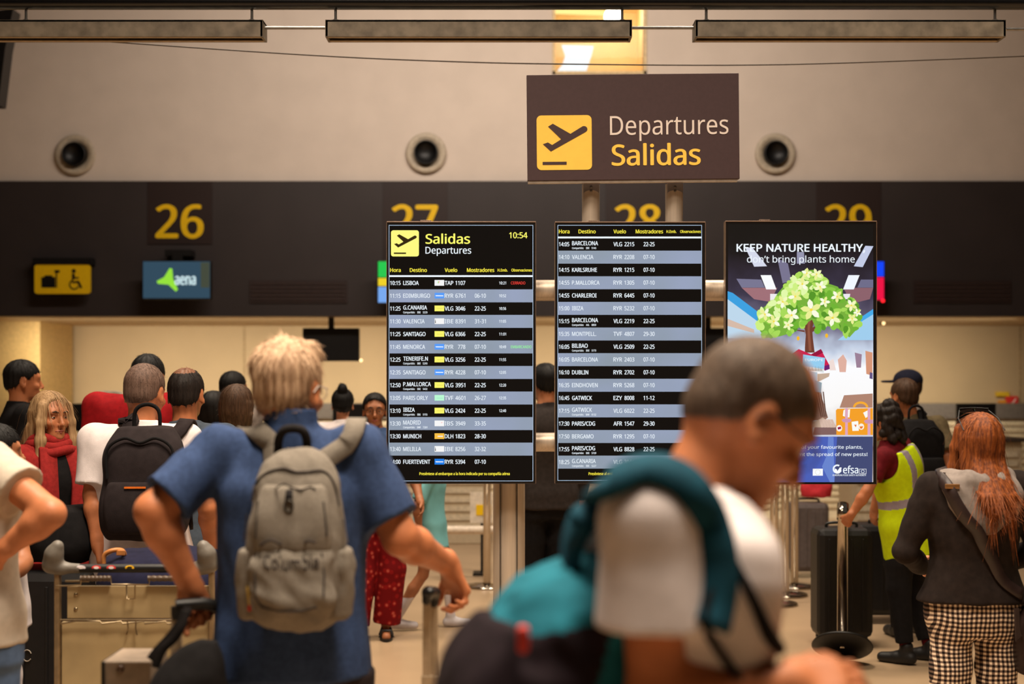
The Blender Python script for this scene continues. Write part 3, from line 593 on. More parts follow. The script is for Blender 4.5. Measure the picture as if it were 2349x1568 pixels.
class SDF:
    def __init__(s): s.ops = []; s.disp = []
    def op(s, mode, fn, lo, hi, k=0.0): s.ops.append((mode, fn, np.array(lo, float), np.array(hi, float), k)); return s
    def cone(s, a, b, ra, rb, k=0.0, mode='+', flat=False):
        a = np.array(a, float); b = np.array(b, float); ba = b - a; bb = float(ba @ ba) + 1e-12; L = math.sqrt(bb)
        def fn(x, y, z):
            px, py, pz = x - a[0], y - a[1], z - a[2]; t = (px * ba[0] + py * ba[1] + pz * ba[2]) / bb; tc = np.clip(t, 0, 1)
            d = np.sqrt((px - tc * ba[0]) ** 2 + (py - tc * ba[1]) ** 2 + (pz - tc * ba[2]) ** 2) - (ra + (rb - ra) * tc)
            if flat:
                lat = np.sqrt((px - t * ba[0]) ** 2 + (py - t * ba[1]) ** 2 + (pz - t * ba[2]) ** 2) - (ra + (rb - ra) * tc)
                d = np.where(t > 0.5, np.maximum(lat, (t - 1) * L), d)
            return d
        r = max(ra, rb); return s.op(mode, fn, np.minimum(a, b) - r, np.maximum(a, b) + r, k)
    def chain(s, pts, rs, k=0.0, mode='+'):
        for i in range(len(pts) - 1): s.cone(pts[i], pts[i + 1], rs[i], rs[i + 1], k, mode)
        return s
    def ell(s, c, r, R=None, k=0.0, mode='+'):
        c = np.array(c, float); r = np.array(r, float); R = np.eye(3) if R is None else R
        def fn(x, y, z):
            q = [x - c[0], y - c[1], z - c[2]]
            l = [q[0] * R[0, i] + q[1] * R[1, i] + q[2] * R[2, i] for i in range(3)]
            k0 = np.sqrt(sum((l[i] / r[i]) ** 2 for i in range(3))); k1 = np.sqrt(sum((l[i] / r[i] ** 2) ** 2 for i in range(3)))
            return k0 * (k0 - 1) / np.maximum(k1, 1e-6)
        m = r.max(); return s.op(mode, fn, c - m, c + m, k)
    def box(s, c, h, R=None, rd=0.01, k=0.0, mode='+'):
        c = np.array(c, float); h = np.array(h, float) - rd; R = np.eye(3) if R is None else R
        def fn(x, y, z):
            q = [x - c[0], y - c[1], z - c[2]]
            l = [np.abs(q[0] * R[0, i] + q[1] * R[1, i] + q[2] * R[2, i]) - h[i] for i in range(3)]
            return np.sqrt(sum(np.maximum(v, 0) ** 2 for v in l)) + np.minimum(np.maximum(np.maximum(l[0], l[1]), l[2]), 0) - rd
        m = float(np.linalg.norm(h + rd)); return s.op(mode, fn, c - m, c + m, k)
    def loft(s, sec, o=(0, 0, 0), R=None, n=2.3, k=0.0, mode='+', rcap=0.01):
        """stack of super-elliptic sections (t, cx, cy, rx, ry) along the frame's z"""
        o = np.array(o, float); R = np.eye(3) if R is None else R
        sec = sorted(sec); T = np.array([q[0] for q in sec], float); V = np.array([q[1:] for q in sec], float)
        tt = np.linspace(T[0], T[-1], 60); vals = []
        for j in range(4):                                       # smooth (monotone-ish) interpolation
            m = np.gradient(V[:, j], T); i = np.clip(np.searchsorted(T, tt) - 1, 0, len(T) - 2); h = T[i + 1] - T[i]; u = (tt - T[i]) / h
            vals.append((2 * u ** 3 - 3 * u ** 2 + 1) * V[i, j] + (u ** 3 - 2 * u ** 2 + u) * h * m[i] + (-2 * u ** 3 + 3 * u ** 2) * V[i + 1, j] + (u ** 3 - u ** 2) * h * m[i + 1])
        def fn(x, y, z):
            q = [x - o[0], y - o[1], z - o[2]]
            lx, ly, lz = [q[0] * R[0, i] + q[1] * R[1, i] + q[2] * R[2, i] for i in range(3)]
            lx, ly, lz = np.broadcast_arrays(lx, ly, lz)
            g = [np.interp(lz, tt, v).astype(F32) for v in vals]
            dx = np.abs(lx - g[0]); dy = np.abs(ly - g[1]); e = (dx / g[2]) ** n + (dy / g[3]) ** n; e = np.maximum(e, 1e-6) ** (1 / n)
            d = np.hypot(dx, dy) * (1 - 1 / e); d = np.where(e < .3, -np.minimum(g[2], g[3]) * .7, d)
            dz = np.maximum(T[0] - lz, lz - T[-1]) + rcap
            d = d + rcap
            return np.where((d > 0) & (dz > 0), np.hypot(np.maximum(d, 0), np.maximum(dz, 0)), np.maximum(d, dz)) - rcap
        m = float(np.abs(V).max()) + max(np.abs(V[:, 0]).max(), np.abs(V[:, 1]).max())
        cs = [o + R @ A(a, b, t) for t in (T[0], T[-1]) for a in (-m, m) for b in (-m, m)]
        return s.op(mode, fn, np.min(cs, 0), np.max(cs, 0), k)
    def plane(s, p, nrm, k=0.0):
        """keep the side the normal points away from"""
        p = np.array(p, float); n_ = np.array(nrm, float); n_ = n_ / np.linalg.norm(n_)
        return s.op('cut', lambda x, y, z: (x - p[0]) * n_[0] + (y - p[1]) * n_[1] + (z - p[2]) * n_[2], (-9, -9, -9), (9, 9, 9), k)
    def bounds(s):
        add = [o for o in s.ops if o[0] == '+']; return np.min([o[2] for o in add], 0), np.max([o[3] for o in add], 0)
    def mesh(s, h, clip=None):
        lo, hi = s.bounds()
        if clip is not None: lo = np.maximum(lo, clip[0]); hi = np.minimum(hi, clip[1])
        lo = lo - 3 * h - .01; hi = hi + 3 * h + .01; nn = np.ceil((hi - lo) / h).astype(int) + 1
        ax = [(lo[i] + h * np.arange(nn[i])).astype(F32) for i in range(3)]
        D = np.full(nn, 1.0, F32)
        for mode, fn, a, b, k in s.ops:
            mg = k + 4 * h + .015
            i0 = np.clip(np.floor((a - mg - lo) / h).astype(int), 0, nn); i1 = np.clip(np.ceil((b + mg - lo) / h).astype(int) + 1, 0, nn)
            if np.any(i1 <= i0): continue
            sl = tuple(slice(i0[j], i1[j]) for j in range(3))
            d = fn(ax[0][sl[0]][:, None, None], ax[1][sl[1]][None, :, None], ax[2][sl[2]][None, None, :]).astype(F32)
            c = D[sl]
            if mode == '+':
                r = np.minimum(c, d)
                if k > 0: hh = np.maximum(k - np.abs(c - d), 0) / k; r = r - hh * hh * k * .25
            else:
                e = -d if mode == '-' else d; r = np.maximum(c, e)
                if k > 0: hh = np.maximum(k - np.abs(c - e), 0) / k; r = r + hh * hh * k * .25
            D[sl] = r
        for amp, f in s.disp:
            idx = np.nonzero(np.abs(D) < amp * 1.2 + 2.5 * h)
            D[idx] += (amp * f(ax[0][idx[0]], ax[1][idx[1]], ax[2][idx[2]])).astype(F32)
        return surfnet(D, lo, h)
def surfnet(D, lo, h):
    S = D < 0; n = D.shape
    cs = [(a, b, c) for a in (0, 1) for b in (0, 1) for c in (0, 1)]
    cnt = np.zeros((n[0] - 1, n[1] - 1, n[2] - 1), np.int8)
    for a, b, c in cs: cnt += S[a:n[0] - 1 + a, b:n[1] - 1 + b, c:n[2] - 1 + c]
    cell = np.argwhere((cnt > 0) & (cnt < 8)); N = len(cell)
    idx = np.full(cnt.shape, -1, np.int64); idx[tuple(cell.T)] = np.arange(N)
    pos = np.zeros((N, 3)); num = np.zeros(N)
    for a in cs:
        for axis in range(3):
            if a[axis]: continue
            b = list(a); b[axis] = 1
            d0 = D[cell[:, 0] + a[0], cell[:, 1] + a[1], cell[:, 2] + a[2]]; d1 = D[cell[:, 0] + b[0], cell[:, 1] + b[1], cell[:, 2] + b[2]]
            m = (d0 < 0) != (d1 < 0); t = np.where(m, d0 / np.where(m, d0 - d1, 1), 0)
            p = np.tile(np.array(a, float), (N, 1)); p[:, axis] += t; pos += p * m[:, None]; num += m
    V = lo + h * (cell + pos / num[:, None]); Q = []
    for axis in range(3):
        u, v = (axis + 1) % 3, (axis + 2) % 3
        sa = [slice(None)] * 3; sb = [slice(None)] * 3; sa[axis] = slice(0, -1); sb[axis] = slice(1, None)
        for k in (u, v): sa[k] = slice(1, -1); sb[k] = slice(1, -1)
        A0 = S[tuple(sa)]; B0 = S[tuple(sb)]; e = np.argwhere(A0 != B0)
        if not len(e): continue
        fl = A0[tuple(e.T)]; g = e.copy(); g[:, u] += 1; g[:, v] += 1
        def at(du, dv):
            q = g.copy(); q[:, u] -= du; q[:, v] -= dv; return idx[tuple(q.T)]
        q = np.stack([at(1, 1), at(0, 1), at(0, 0), at(1, 0)], 1); q[~fl] = q[~fl][:, ::-1]; Q.append(q)
    Q = np.concatenate(Q) if Q else np.zeros((0, 4), int)
    return V, Q[(Q >= 0).all(1)]
def np_obj(name, V, Q, mats, parent=None, mi=None, sc=1.0, smooth=True):
    me = bpy.data.meshes.new(name); me.vertices.add(len(V)); me.vertices.foreach_set('co', (np.asarray(V) * sc).astype(F32).ravel())
    me.loops.add(Q.size); me.loops.foreach_set('vertex_index', Q.astype(np.int32).ravel())
    me.polygons.add(len(Q)); me.polygons.foreach_set('loop_start', (np.arange(len(Q)) * Q.shape[1]).astype(np.int32))
    for m in mats: me.materials.append(m)
    if mi is not None: me.polygons.foreach_set('material_index', np.asarray(mi).astype(np.int32))
    me.polygons.foreach_set('use_smooth', np.ones(len(Q), bool) if smooth else np.zeros(len(Q), bool))
    me.update(calc_edges=True); me.validate()
    o = bpy.data.objects.new(name, me); COL.objects.link(o)
    if parent is not None: o.parent = parent
    return o
def face_mi(V, Q, fn):
    c = V[Q].mean(1); return fn(c[:, 0], c[:, 1], c[:, 2])
def unit(v): v = np.asarray(v, float); return v / np.linalg.norm(v)

def hand(s, w, f, pn, t, sc=1.0, curl=(20, 25, 20), spread=4, thumb=(35, 20), k=.006):
    """hand at wrist w: f = finger direction, pn = palm normal (fingers curl towards it), t = thumb side"""
    w = np.asarray(w, float); f = unit(f); pn = np.asarray(pn, float); pn = unit(pn - f * (pn @ f)); t = np.asarray(t, float); t = unit(t - f * (t @ f) - pn * (t @ pn))
    s.cone(w - f * .02 * sc, w + f * .02 * sc, .028 * sc, .027 * sc, .015)
    for u, l in ((-.028, .078), (-.010, .086), (.010, .088), (.028, .084)):
        s.cone(w + f * .015 * sc + t * u * .6 * sc, w + f * l * sc + t * u * sc, .0155 * sc, .0125 * sc, .010)
    s.cone(w + f * .02 * sc + t * .02 * sc - pn * -.004, w + f * .06 * sc + t * .03 * sc + pn * .006 * sc, .017 * sc, .013 * sc, .012)
    for i, (u, l, r, a) in enumerate(((.030, .072, .0088, 1), (.010, .080, .0092, .2), (-.010, .074, .0088, -.5), (-.029, .058, .0078, -1.6))):
        p = w + f * (.086 - abs(u - .005) * .12) * sc + t * u * sc; d = unit(f + t * math.tan(R_(spread * a))); ang = 0; pts = [p - d * .012 * sc]; rs = [r * sc * 1.05]
        for j, (fr, cu) in enumerate(zip((.45, .30, .25), curl)):
            ang += cu * (1 + .10 * i); dd = d * math.cos(R_(ang)) + pn * math.sin(R_(ang)); p = p + dd * l * fr * sc; pts.append(p); rs.append(r * sc * (1 - .08 * (j + 1)))
        s.chain(pts, rs, k)
    b = w + f * .03 * sc + t * .03 * sc; ang, cu = thumb
    d1 = unit(f * math.cos(R_(ang)) + t * math.sin(R_(ang)) + pn * .35); p1 = b + d1 * .038 * sc; d2 = unit(d1 + pn * math.tan(R_(cu)) + f * .35); p2 = p1 + d2 * .03 * sc; p3 = p2 + unit(d2 + f * .3 + pn * .2) * .022 * sc
    s.chain([b - d1 * .01, p1, p2, p3], [.015 * sc, .0115 * sc, .0105 * sc, .0085 * sc], .008)

M_skin = lambda n, c: mat('skin_' + n, c, 0.5, var=.10, scale=22, bump=.08, bscale=260, spec=.35)
SKIN = {'fair': (200, 134, 98), 'tan': (178, 110, 72), 'olive': (158, 100, 66), 'dark': (120, 76, 52)}
def cloth(name, rgb, var=.14, **k): return mat('cloth_' + name, rgb, .88, var=var, scale=k.pop('scale', 40), bump=k.pop('bump', .35), bscale=k.pop('bscale', 420), spec=.15, **k)
M_shoe = mat('black_shoe', (24, 22, 22), .5)

def human(label, px, d, H, yaw=0, **q):
    """a standing figure; joints are in a body frame of 1.75 m, +y is where the person faces; yaw 0 faces away from the camera"""
    sc = H / 1.75; h = q.get('h', .008) / sc
    loc = Vector((X(px, d), d, 0)); Rw = Matrix.Rotation(R_(yaw), 3, 'Z')
    root = thing('person', label, 'person', loc, R_(yaw), q.get('group'))
    def loc_of(p):
        if p[0] == 'px': v = P(p[1], p[2], p[3]); v = Rw.transposed() @ (v - loc) / sc; return A(*v)
        return A(*p)
    fem = q.get('fem', False); wd = q.get('wide', 1.0); dp = q.get('deep', 1.0); belly = q.get('belly', 0.0)
    O = A(0, 0, .93); Rt = rotm(q.get('twist', 0), q.get('lean', 0), q.get('roll', 0))
    T = lambda p: O + Rt @ (A(*p) - O)
    sw = q.get('shoulder', .165 if fem else .185); sk = M_skin(q.get('skin', 'fair'), SKIN[q.get('skin', 'fair')])
    neckp = T((0, -.012, 1.50)); Rh = rotm(q.get('hyaw', 0), q.get('hpitch', 0), q.get('hroll', 0)); Hc = neckp + Rh @ A(0, .025, .125) + A(*q.get('hoff', (0, 0, 0)))
    SH = {}; EL = {}; WR = {}
    for sd, g in (('L', -1), ('R', 1)):
        SH[sd] = T((g * sw, -.005, 1.42)) if 'sh' + sd not in q else loc_of(q['sh' + sd])
        EL[sd] = T((g * (sw + .055), -.03, 1.13)) if 'el' + sd not in q else loc_of(q['el' + sd])
        WR[sd] = T((g * (sw + .06), .05, .88)) if 'wr' + sd not in q else loc_of(q['wr' + sd])
    hipx = .095
    KN = {sd: (A(g * .10, .02, .50) if 'kn' + sd not in q else loc_of(q['kn' + sd])) for sd, g in (('L', -1), ('R', 1))}
    AN = {sd: (A(g * .105, -.03, .085) if 'an' + sd not in q else loc_of(q['an' + sd])) for sd, g in (('L', -1), ('R', 1))}
    def tors(e, z0=.86, z1=1.50):
        b_ = belly; f_ = fem
        full = [(.80, .150, .10), (.88, .178 if f_ else .170, .122), (.96, .176 if f_ else .170, .120 + b_ * .5), (1.04, .148 if f_ else .165, .106 + b_), (1.12, .132 if f_ else .158, .100 + b_), (1.20, .138 if f_ else .162, .106 + b_ * .6), (1.30, .150 if f_ else .174, .116 if not f_ else .122), (1.38, .155 if f_ else .180, .108), (1.435, .135 if f_ else .155, .088), (1.47, .088, .07), (1.51, .058, .058)]
        if e > .01: full = [(z, max(a, .178) if z < 1.0 else a, c) for z, a, c in full]
        return [(z - .93, 0, b_ * .5 * (1 if 1.0 < z < 1.25 else .3) if b_ else 0, a * wd + e, c * dp + e) for z, a, c in full if z0 <= z <= z1]
    # ---- body: one continuous surface
    s = SDF(); ls = 1.0 if not fem else .9
    s.loft(tors(-.012, .8), O, Rt, 2.2, .03)
    for sd in 'LR':
        g = 1 if sd == 'R' else -1
        s.cone(T((g * .06, 0, 1.42)), SH[sd], .043, .047 * ls, .03)
        s.cone(SH[sd], EL[sd], .047 * ls * q.get('arm', 1), .040 * ls * q.get('arm', 1), .025); m_ = EL[sd] * .72 + WR[sd] * .28
        s.chain([EL[sd], m_, WR[sd]], [.039 * ls * q.get('arm', 1), .0415 * ls * q.get('arm', 1), .027 * ls], .02)
        hd = q.get('hand' + sd, {}); fa = WR[sd] - EL[sd]
        f = loc_of(hd['f']) if 'f' in hd else fa; pn = A(*hd.get('pn', (-g, .15, 0))); t = A(*hd.get('t', (0, 1, .1)))
        hand(s, WR[sd], f, pn, t, ls if fem else 1.0, hd.get('curl', (18, 24, 18)), hd.get('spread', 3), hd.get('thumb', (30, 15)))
        hp = A(g * hipx, 0, .90)
        s.chain([hp, hp * .45 + KN[sd] * .55, KN[sd]], [.080, .068, .050], .018); cm = KN[sd] * .68 + AN[sd] * .32 + A(0, -.012, 0)
        s.chain([KN[sd], cm, AN[sd]], [.049, .053, .036], .015)
        ft = AN[sd] + A(0, .15, -.055); s.cone(AN[sd] + A(0, -.02, -.045), ft, .036, .030, .02)
    s.cone(neckp + A(0, 0, -.05), Hc + Rh @ A(0, -.022, -.06), .060 if not fem else .050, .054 if not fem else .046, .035)
    head(s, Hc, Rh, fem)
    V, Q = s.mesh(h)
    sock = q.get('sock'); mats_ = [sk]; mi = None
    if sock: mats_.append(sock); mi = face_mi(V, Q, lambda x, y, z: ((z < q.get('sock_z', .26))).astype(int))
    np_obj('body', V, Q, mats_, root, mi, sc)
    # ---- eyes
    if q.get('face'):
        for g in (-1, 1):
            b = MB(); c = Hc + Rh @ A(g * .031, .0745, -.005); em = mat('eye_white', (214, 200, 190), .3); ir = mat('iris_dark', (40, 26, 18), .25)
            b.lathe([(math.sin(a) * .0108, math.cos(a) * .0108) for a in np.linspace(.5, math.pi, 8)], (0, 0, 0), em, 14, 'y'); b.lathe([(math.sin(a) * .0110, math.cos(a) * .0110) for a in np.linspace(0, .5, 4)], (0, 0, 0), ir, 14, 'y')
            b.lathe([(math.sin(a) * .0120, math.cos(a) * .0120) for a in np.linspace(0, 1.32, 7)], (0, 0, 0), sk, 16, 'z'); b.lathe([(math.sin(a) * .0118, -math.cos(a) * .0118) for a in np.linspace(0, 1.16, 6)], (0, 0, 0), sk, 16, 'z')
            b.v = [tuple((c + Rh @ A(*v)) * sc) for v in b.v]; b.build('eye', root)
        b = MB(); lm = mat('lips', (160, 84, 74), .5); bm_ = q.get('brow', mat('brow_brown', (70, 48, 34), .8))
        ok = lambda p: tuple((Hc + Rh @ A(*p)) * sc)
        for g in (-1, 1): b.tube([ok((g * .012, .094, .018)), ok((g * .03, .094, .024)), ok((g * .05, .082, .017))], [.0025 * sc, .0045 * sc, .002 * sc], bm_, 8)
        b.build('eyebrows', root)
        b = MB(); b.tube([ok((-.025, .083, -.073)), ok((-.009, .094, -.071)), ok((0, .095, -.073)), ok((.009, .094, -.071)), ok((.025, .083, -.073))], [.001, .0045 * sc, .004 * sc, .0045 * sc, .001], lm, 8); b.tube([ok((-.022, .083, -.078)), ok((0, .093, -.081)), ok((.022, .083, -.078))], [.001, .0055 * sc, .001], lm, 8); b.build('lips', root)
    # ---- clothes
    res = dict(root=root, Hc=Hc, Rh=Rh, T=T, Rt=Rt, O=O, sc=sc, SH=SH, EL=EL, WR=WR, loc=loc, Rw=Rw, tors=tors, neck=neckp, h=h, hair_back=q.get('hair_back', 0), hair_len=q.get('hair_len', .33))
    tp = q.get('top')
    if tp:
        s = SDF(); e = tp.get('loose', .014); z0 = tp.get('hem', .86)
        sec = tors(e, max(z0, .86), 1.475); base = [v for v in sec]
        lowest = min(v[0] for v in base); hz = z0 - .93
        if hz < lowest - .01: base.append((hz, 0, 0, base[0][3] * tp.get('flare', 1.02), base[0][4] * tp.get('flare', 1.02)))
        if 'sections' in tp: base = tp['sections']
        s.loft(base, O, Rt, tp.get('n', 2.4), .02, rcap=.012)
        for sd in 'LR':
            g = 1 if sd == 'R' else -1; up = EL[sd] - SH[sd]
            s.cone(T((g * .075, -.005, 1.432)), SH[sd] + A(0, 0, .002), .052, .058 * ls + e * .5, .05)
            ln = tp.get('sleeve', .6); sr = tp.get('sleeve_r', .066 * ls)
            if ln <= 1: s.cone(SH[sd], SH[sd] + up * ln, .056 * ls + e * .6, sr, .03, flat=True)
            else:
                s.cone(SH[sd], EL[sd], .056 * ls + e * .6, .05 * ls + e * .3, .03); s.cone(EL[sd], EL[sd] + (WR[sd] - EL[sd]) * (ln - 1), .05 * ls + e * .3, tp.get('cuff', .042), .02, flat=True)
        if tp.get('collar', True):
            c0 = neckp + A(0, 0, -.045); c1 = neckp + A(0, .004, tp.get('collar_h', .0)); s.cone(c0, c1, .078, .068, .02, flat=True)
        for amp, fx, fy, fz, ph in tp.get('folds', ((.006, 9, 9, 5, 3.3), (.003, 22, 22, 9, 7.7))):
            s.disp.append((amp, lambda x, y, z, fx=fx, fy=fy, fz=fz, ph=ph: vnoise(x * fx + ph, y * fy + ph, z * fz + x * 6 + ph)))
        if tp.get('cut'): tp['cut'](s, res)
        V, Q = s.mesh(h); m = tp['m'] if isinstance(tp['m'], list) else [tp['m']]
        np_obj(tp.get('name', 'shirt'), V, Q, m, root, face_mi(V, Q, tp['mi']) if 'mi' in tp else None, sc); res['topV'] = (V * sc, Q)
    bt = q.get('bottom')
    if bt:
        s = SDF(); e = bt.get('loose', .012)
        s.loft([v for v in tors(e, .80, bt.get('waist', .93))], O, np.eye(3), 2.3, .02)
        for sd in 'LR':
            g = 1 if sd == 'R' else -1; hp = A(g * hipx, 0, .90); ln = bt.get('len', 1.0); kr, ar = bt.get('knee', .081), bt.get('ankle', .058)
            s.chain([hp, hp * .4 + KN[sd] * .6], [.087 + e * .4, .078 + e * .5], .04)
            if ln <= .5: s.cone(hp * .4 + KN[sd] * .6, hp * (1 - ln * 2) + KN[sd] * ln * 2, .080 + e * .5, bt.get('hemr', .085), .02, flat=True)
            else:
                s.cone(hp * .4 + KN[sd] * .6, KN[sd], .080 + e * .5, kr, .02); s.cone(KN[sd], KN[sd] + (AN[sd] - KN[sd]) * min(1.0, (ln - .5) * 2) + A(0, 0, -.01 if ln >= 1 else 0), kr, ar, .02, flat=True)
        for amp, fx, fy, fz, ph in bt.get('folds', ((.005, 12, 12, 7, 1.3),)):
            s.disp.append((amp, lambda x, y, z, fx=fx, fy=fy, fz=fz, ph=ph: vnoise(x * fx + ph, y * fy + ph, z * fz + ph)))
        V, Q = s.mesh(h); np_obj(bt.get('name', 'trousers'), V, Q, [bt['m']], root, None, sc)
    sh = q.get('shoes', M_shoe)
    if sh:
        for sd in 'LR':
            s = SDF(); a = AN[sd]; s.cone(a + A(0, -.035, -.040), a + A(0, .05, -.042), .042, .043, .02); s.cone(a + A(0, .05, -.045), a + A(0, .165, -.052), .042, .034, .02); s.cone(a + A(0, 0, -.03), a + A(0, -.005, .03), .044, .045, .02)
            s.plane(a + A(0, 0, -.085), (0, 0, -1)); V, Q = s.mesh(max(h, .007)); np_obj('shoe', V, Q, [sh], root, None, sc)
    if q.get('hair'): hair(res, q['hair'], q['hairm'], h, fem)
    return res

def head(s, c, R, fem=False):
    p = lambda *v: c + R @ A(*v)
    s.ell(p(0, -.012, .032), (.076, .095, .084), R, .03)
    s.ell(p(0, -.045, -.015), (.062, .056, .055), R, .03)
    s.loft([(-.118, 0, .058, .018, .018), (-.104, 0, .046, .038, .040), (-.075, 0, .032, .051 if not fem else .047, .056), (-.04, 0, .02, .059, .068), (0, 0, .012, .066, .076), (.04, 0, .006, .068, .082)], c, R, 2.2, .02)
    s.cone(p(0, .086, .006), p(0, .108, -.040), .008, .0125, .012); s.ell(p(-.011, .098, -.045), (.008, .009, .007), R, .006); s.ell(p(.011, .098, -.045), (.008, .009, .007), R, .006)
    s.cone(p(-.042, .080, .018), p(.042, .080, .018), .009, .009, .02)
    for g in (-1, 1):
        s.ell(p(g * .031, .097, -.003), (.017, .014, .010), R, .010, '-')
        s.ell(p(g * .043, .066, -.035), (.020, .018, .016), R, .02)
        Re = R @ rotm(g * -18, 0, 0)                                          # ear: rim, lobe, hollow
        e = c + R @ A(g * .078, -.012, -.012)
        s.ell(e, (.009, .020, .033), Re, .008); s.ell(e + R @ A(g * .004, .004, -.026), (.007, .011, .012), Re, .006); s.ell(e + R @ A(g * .010, .004, .004), (.006, .010, .017), Re, .005, '-')
    s.ell(p(0, .089, -.070), (.022, .009, .005), R, .006); s.ell(p(0, .087, -.081), (.019, .009, .006), R, .006)
    s.ell(p(0, .076, -.106), (.020, .016, .014), R, .018)

def strands(fr, fz, c, R):
    Ri = np.array(R).T
    def f(x, y, z):
        q = [x - c[0], y - c[1], z - c[2]]; l = [Ri[i, 0] * q[0] + Ri[i, 1] * q[1] + Ri[i, 2] * q[2] for i in range(3)]
        a = np.arctan2(l[1], l[0]); return vnoise(a * fr + l[2] * 2, l[2] * fz + 5, l[1] * 3) * .7 + vnoise(a * fr * 2.3, l[2] * fz * 1.5 + 2, l[0] * 4) * .4
    return f
def strand_cards(V, Q, c, R, ln, num, dn, kind):
    """loose strands laid over the hair surface, combed away from the crown"""
    if not num: return V, Q, None
    rg = np.random.RandomState(len(V) % 9973); f = Q[rg.randint(0, len(Q), num)]; p0 = V[f].mean(1)
    n = np.cross(V[f[:, 2]] - V[f[:, 0]], V[f[:, 3]] - V[f[:, 1]]); n /= np.linalg.norm(n, axis=1)[:, None] + 1e-9
    crown = c + R @ A(.01, -.045, .13); up = R @ A(0, 0, 1)
    t = (p0 - crown); t /= np.linalg.norm(t, axis=1)[:, None] + 1e-9; t = t - dn * .4 * up[None] + rg.normal(0, .13 if kind in ('combed', 'long') else .22, p0.shape)
    t -= n * (t * n).sum(1)[:, None]; t /= np.linalg.norm(t, axis=1)[:, None] + 1e-9; sd = np.cross(n, t)
    L = ln * rg.uniform(.6, 1.3, num); hi = ((p0 - c) @ up > -.03).astype(float); K = 4; vs = []
    keep = ((p0 - c) @ (R @ A(0, 1, 0)) < (.075 if kind in ('long', 'bob') else .2)) & ~((kind == 'long') & ((p0 - c) @ (R @ A(0, 1, 0)) > .015) & ((p0 - c) @ up < .085)); w = rg.uniform(.0009, .0018, num)
    lift = rg.uniform(.0, .0014 if kind == 'combed' else .003, num) if kind != 'shaved' else rg.uniform(.0, .0012, num)
    for k in range(K):
        u = k / (K - 1); q = p0 + t * (L * u)[:, None] + n * (.0008 + lift * u - hi * (L * u) ** 2 / .19)[:, None]; ww = (w * (1 - .8 * u))[:, None]
        vs += [q - sd * ww, q + sd * ww]
    A_ = np.stack(vs, 1)[keep].reshape(-1, 3); m = keep.sum(); b0 = len(V) + np.arange(m)[:, None] * (2 * K)
    qs = np.concatenate([b0 + np.array([2 * k, 2 * k + 1, 2 * k + 3, 2 * k + 2])[None] for k in range(K - 1)])
    return np.concatenate([V, A_]), np.concatenate([Q, qs]), None
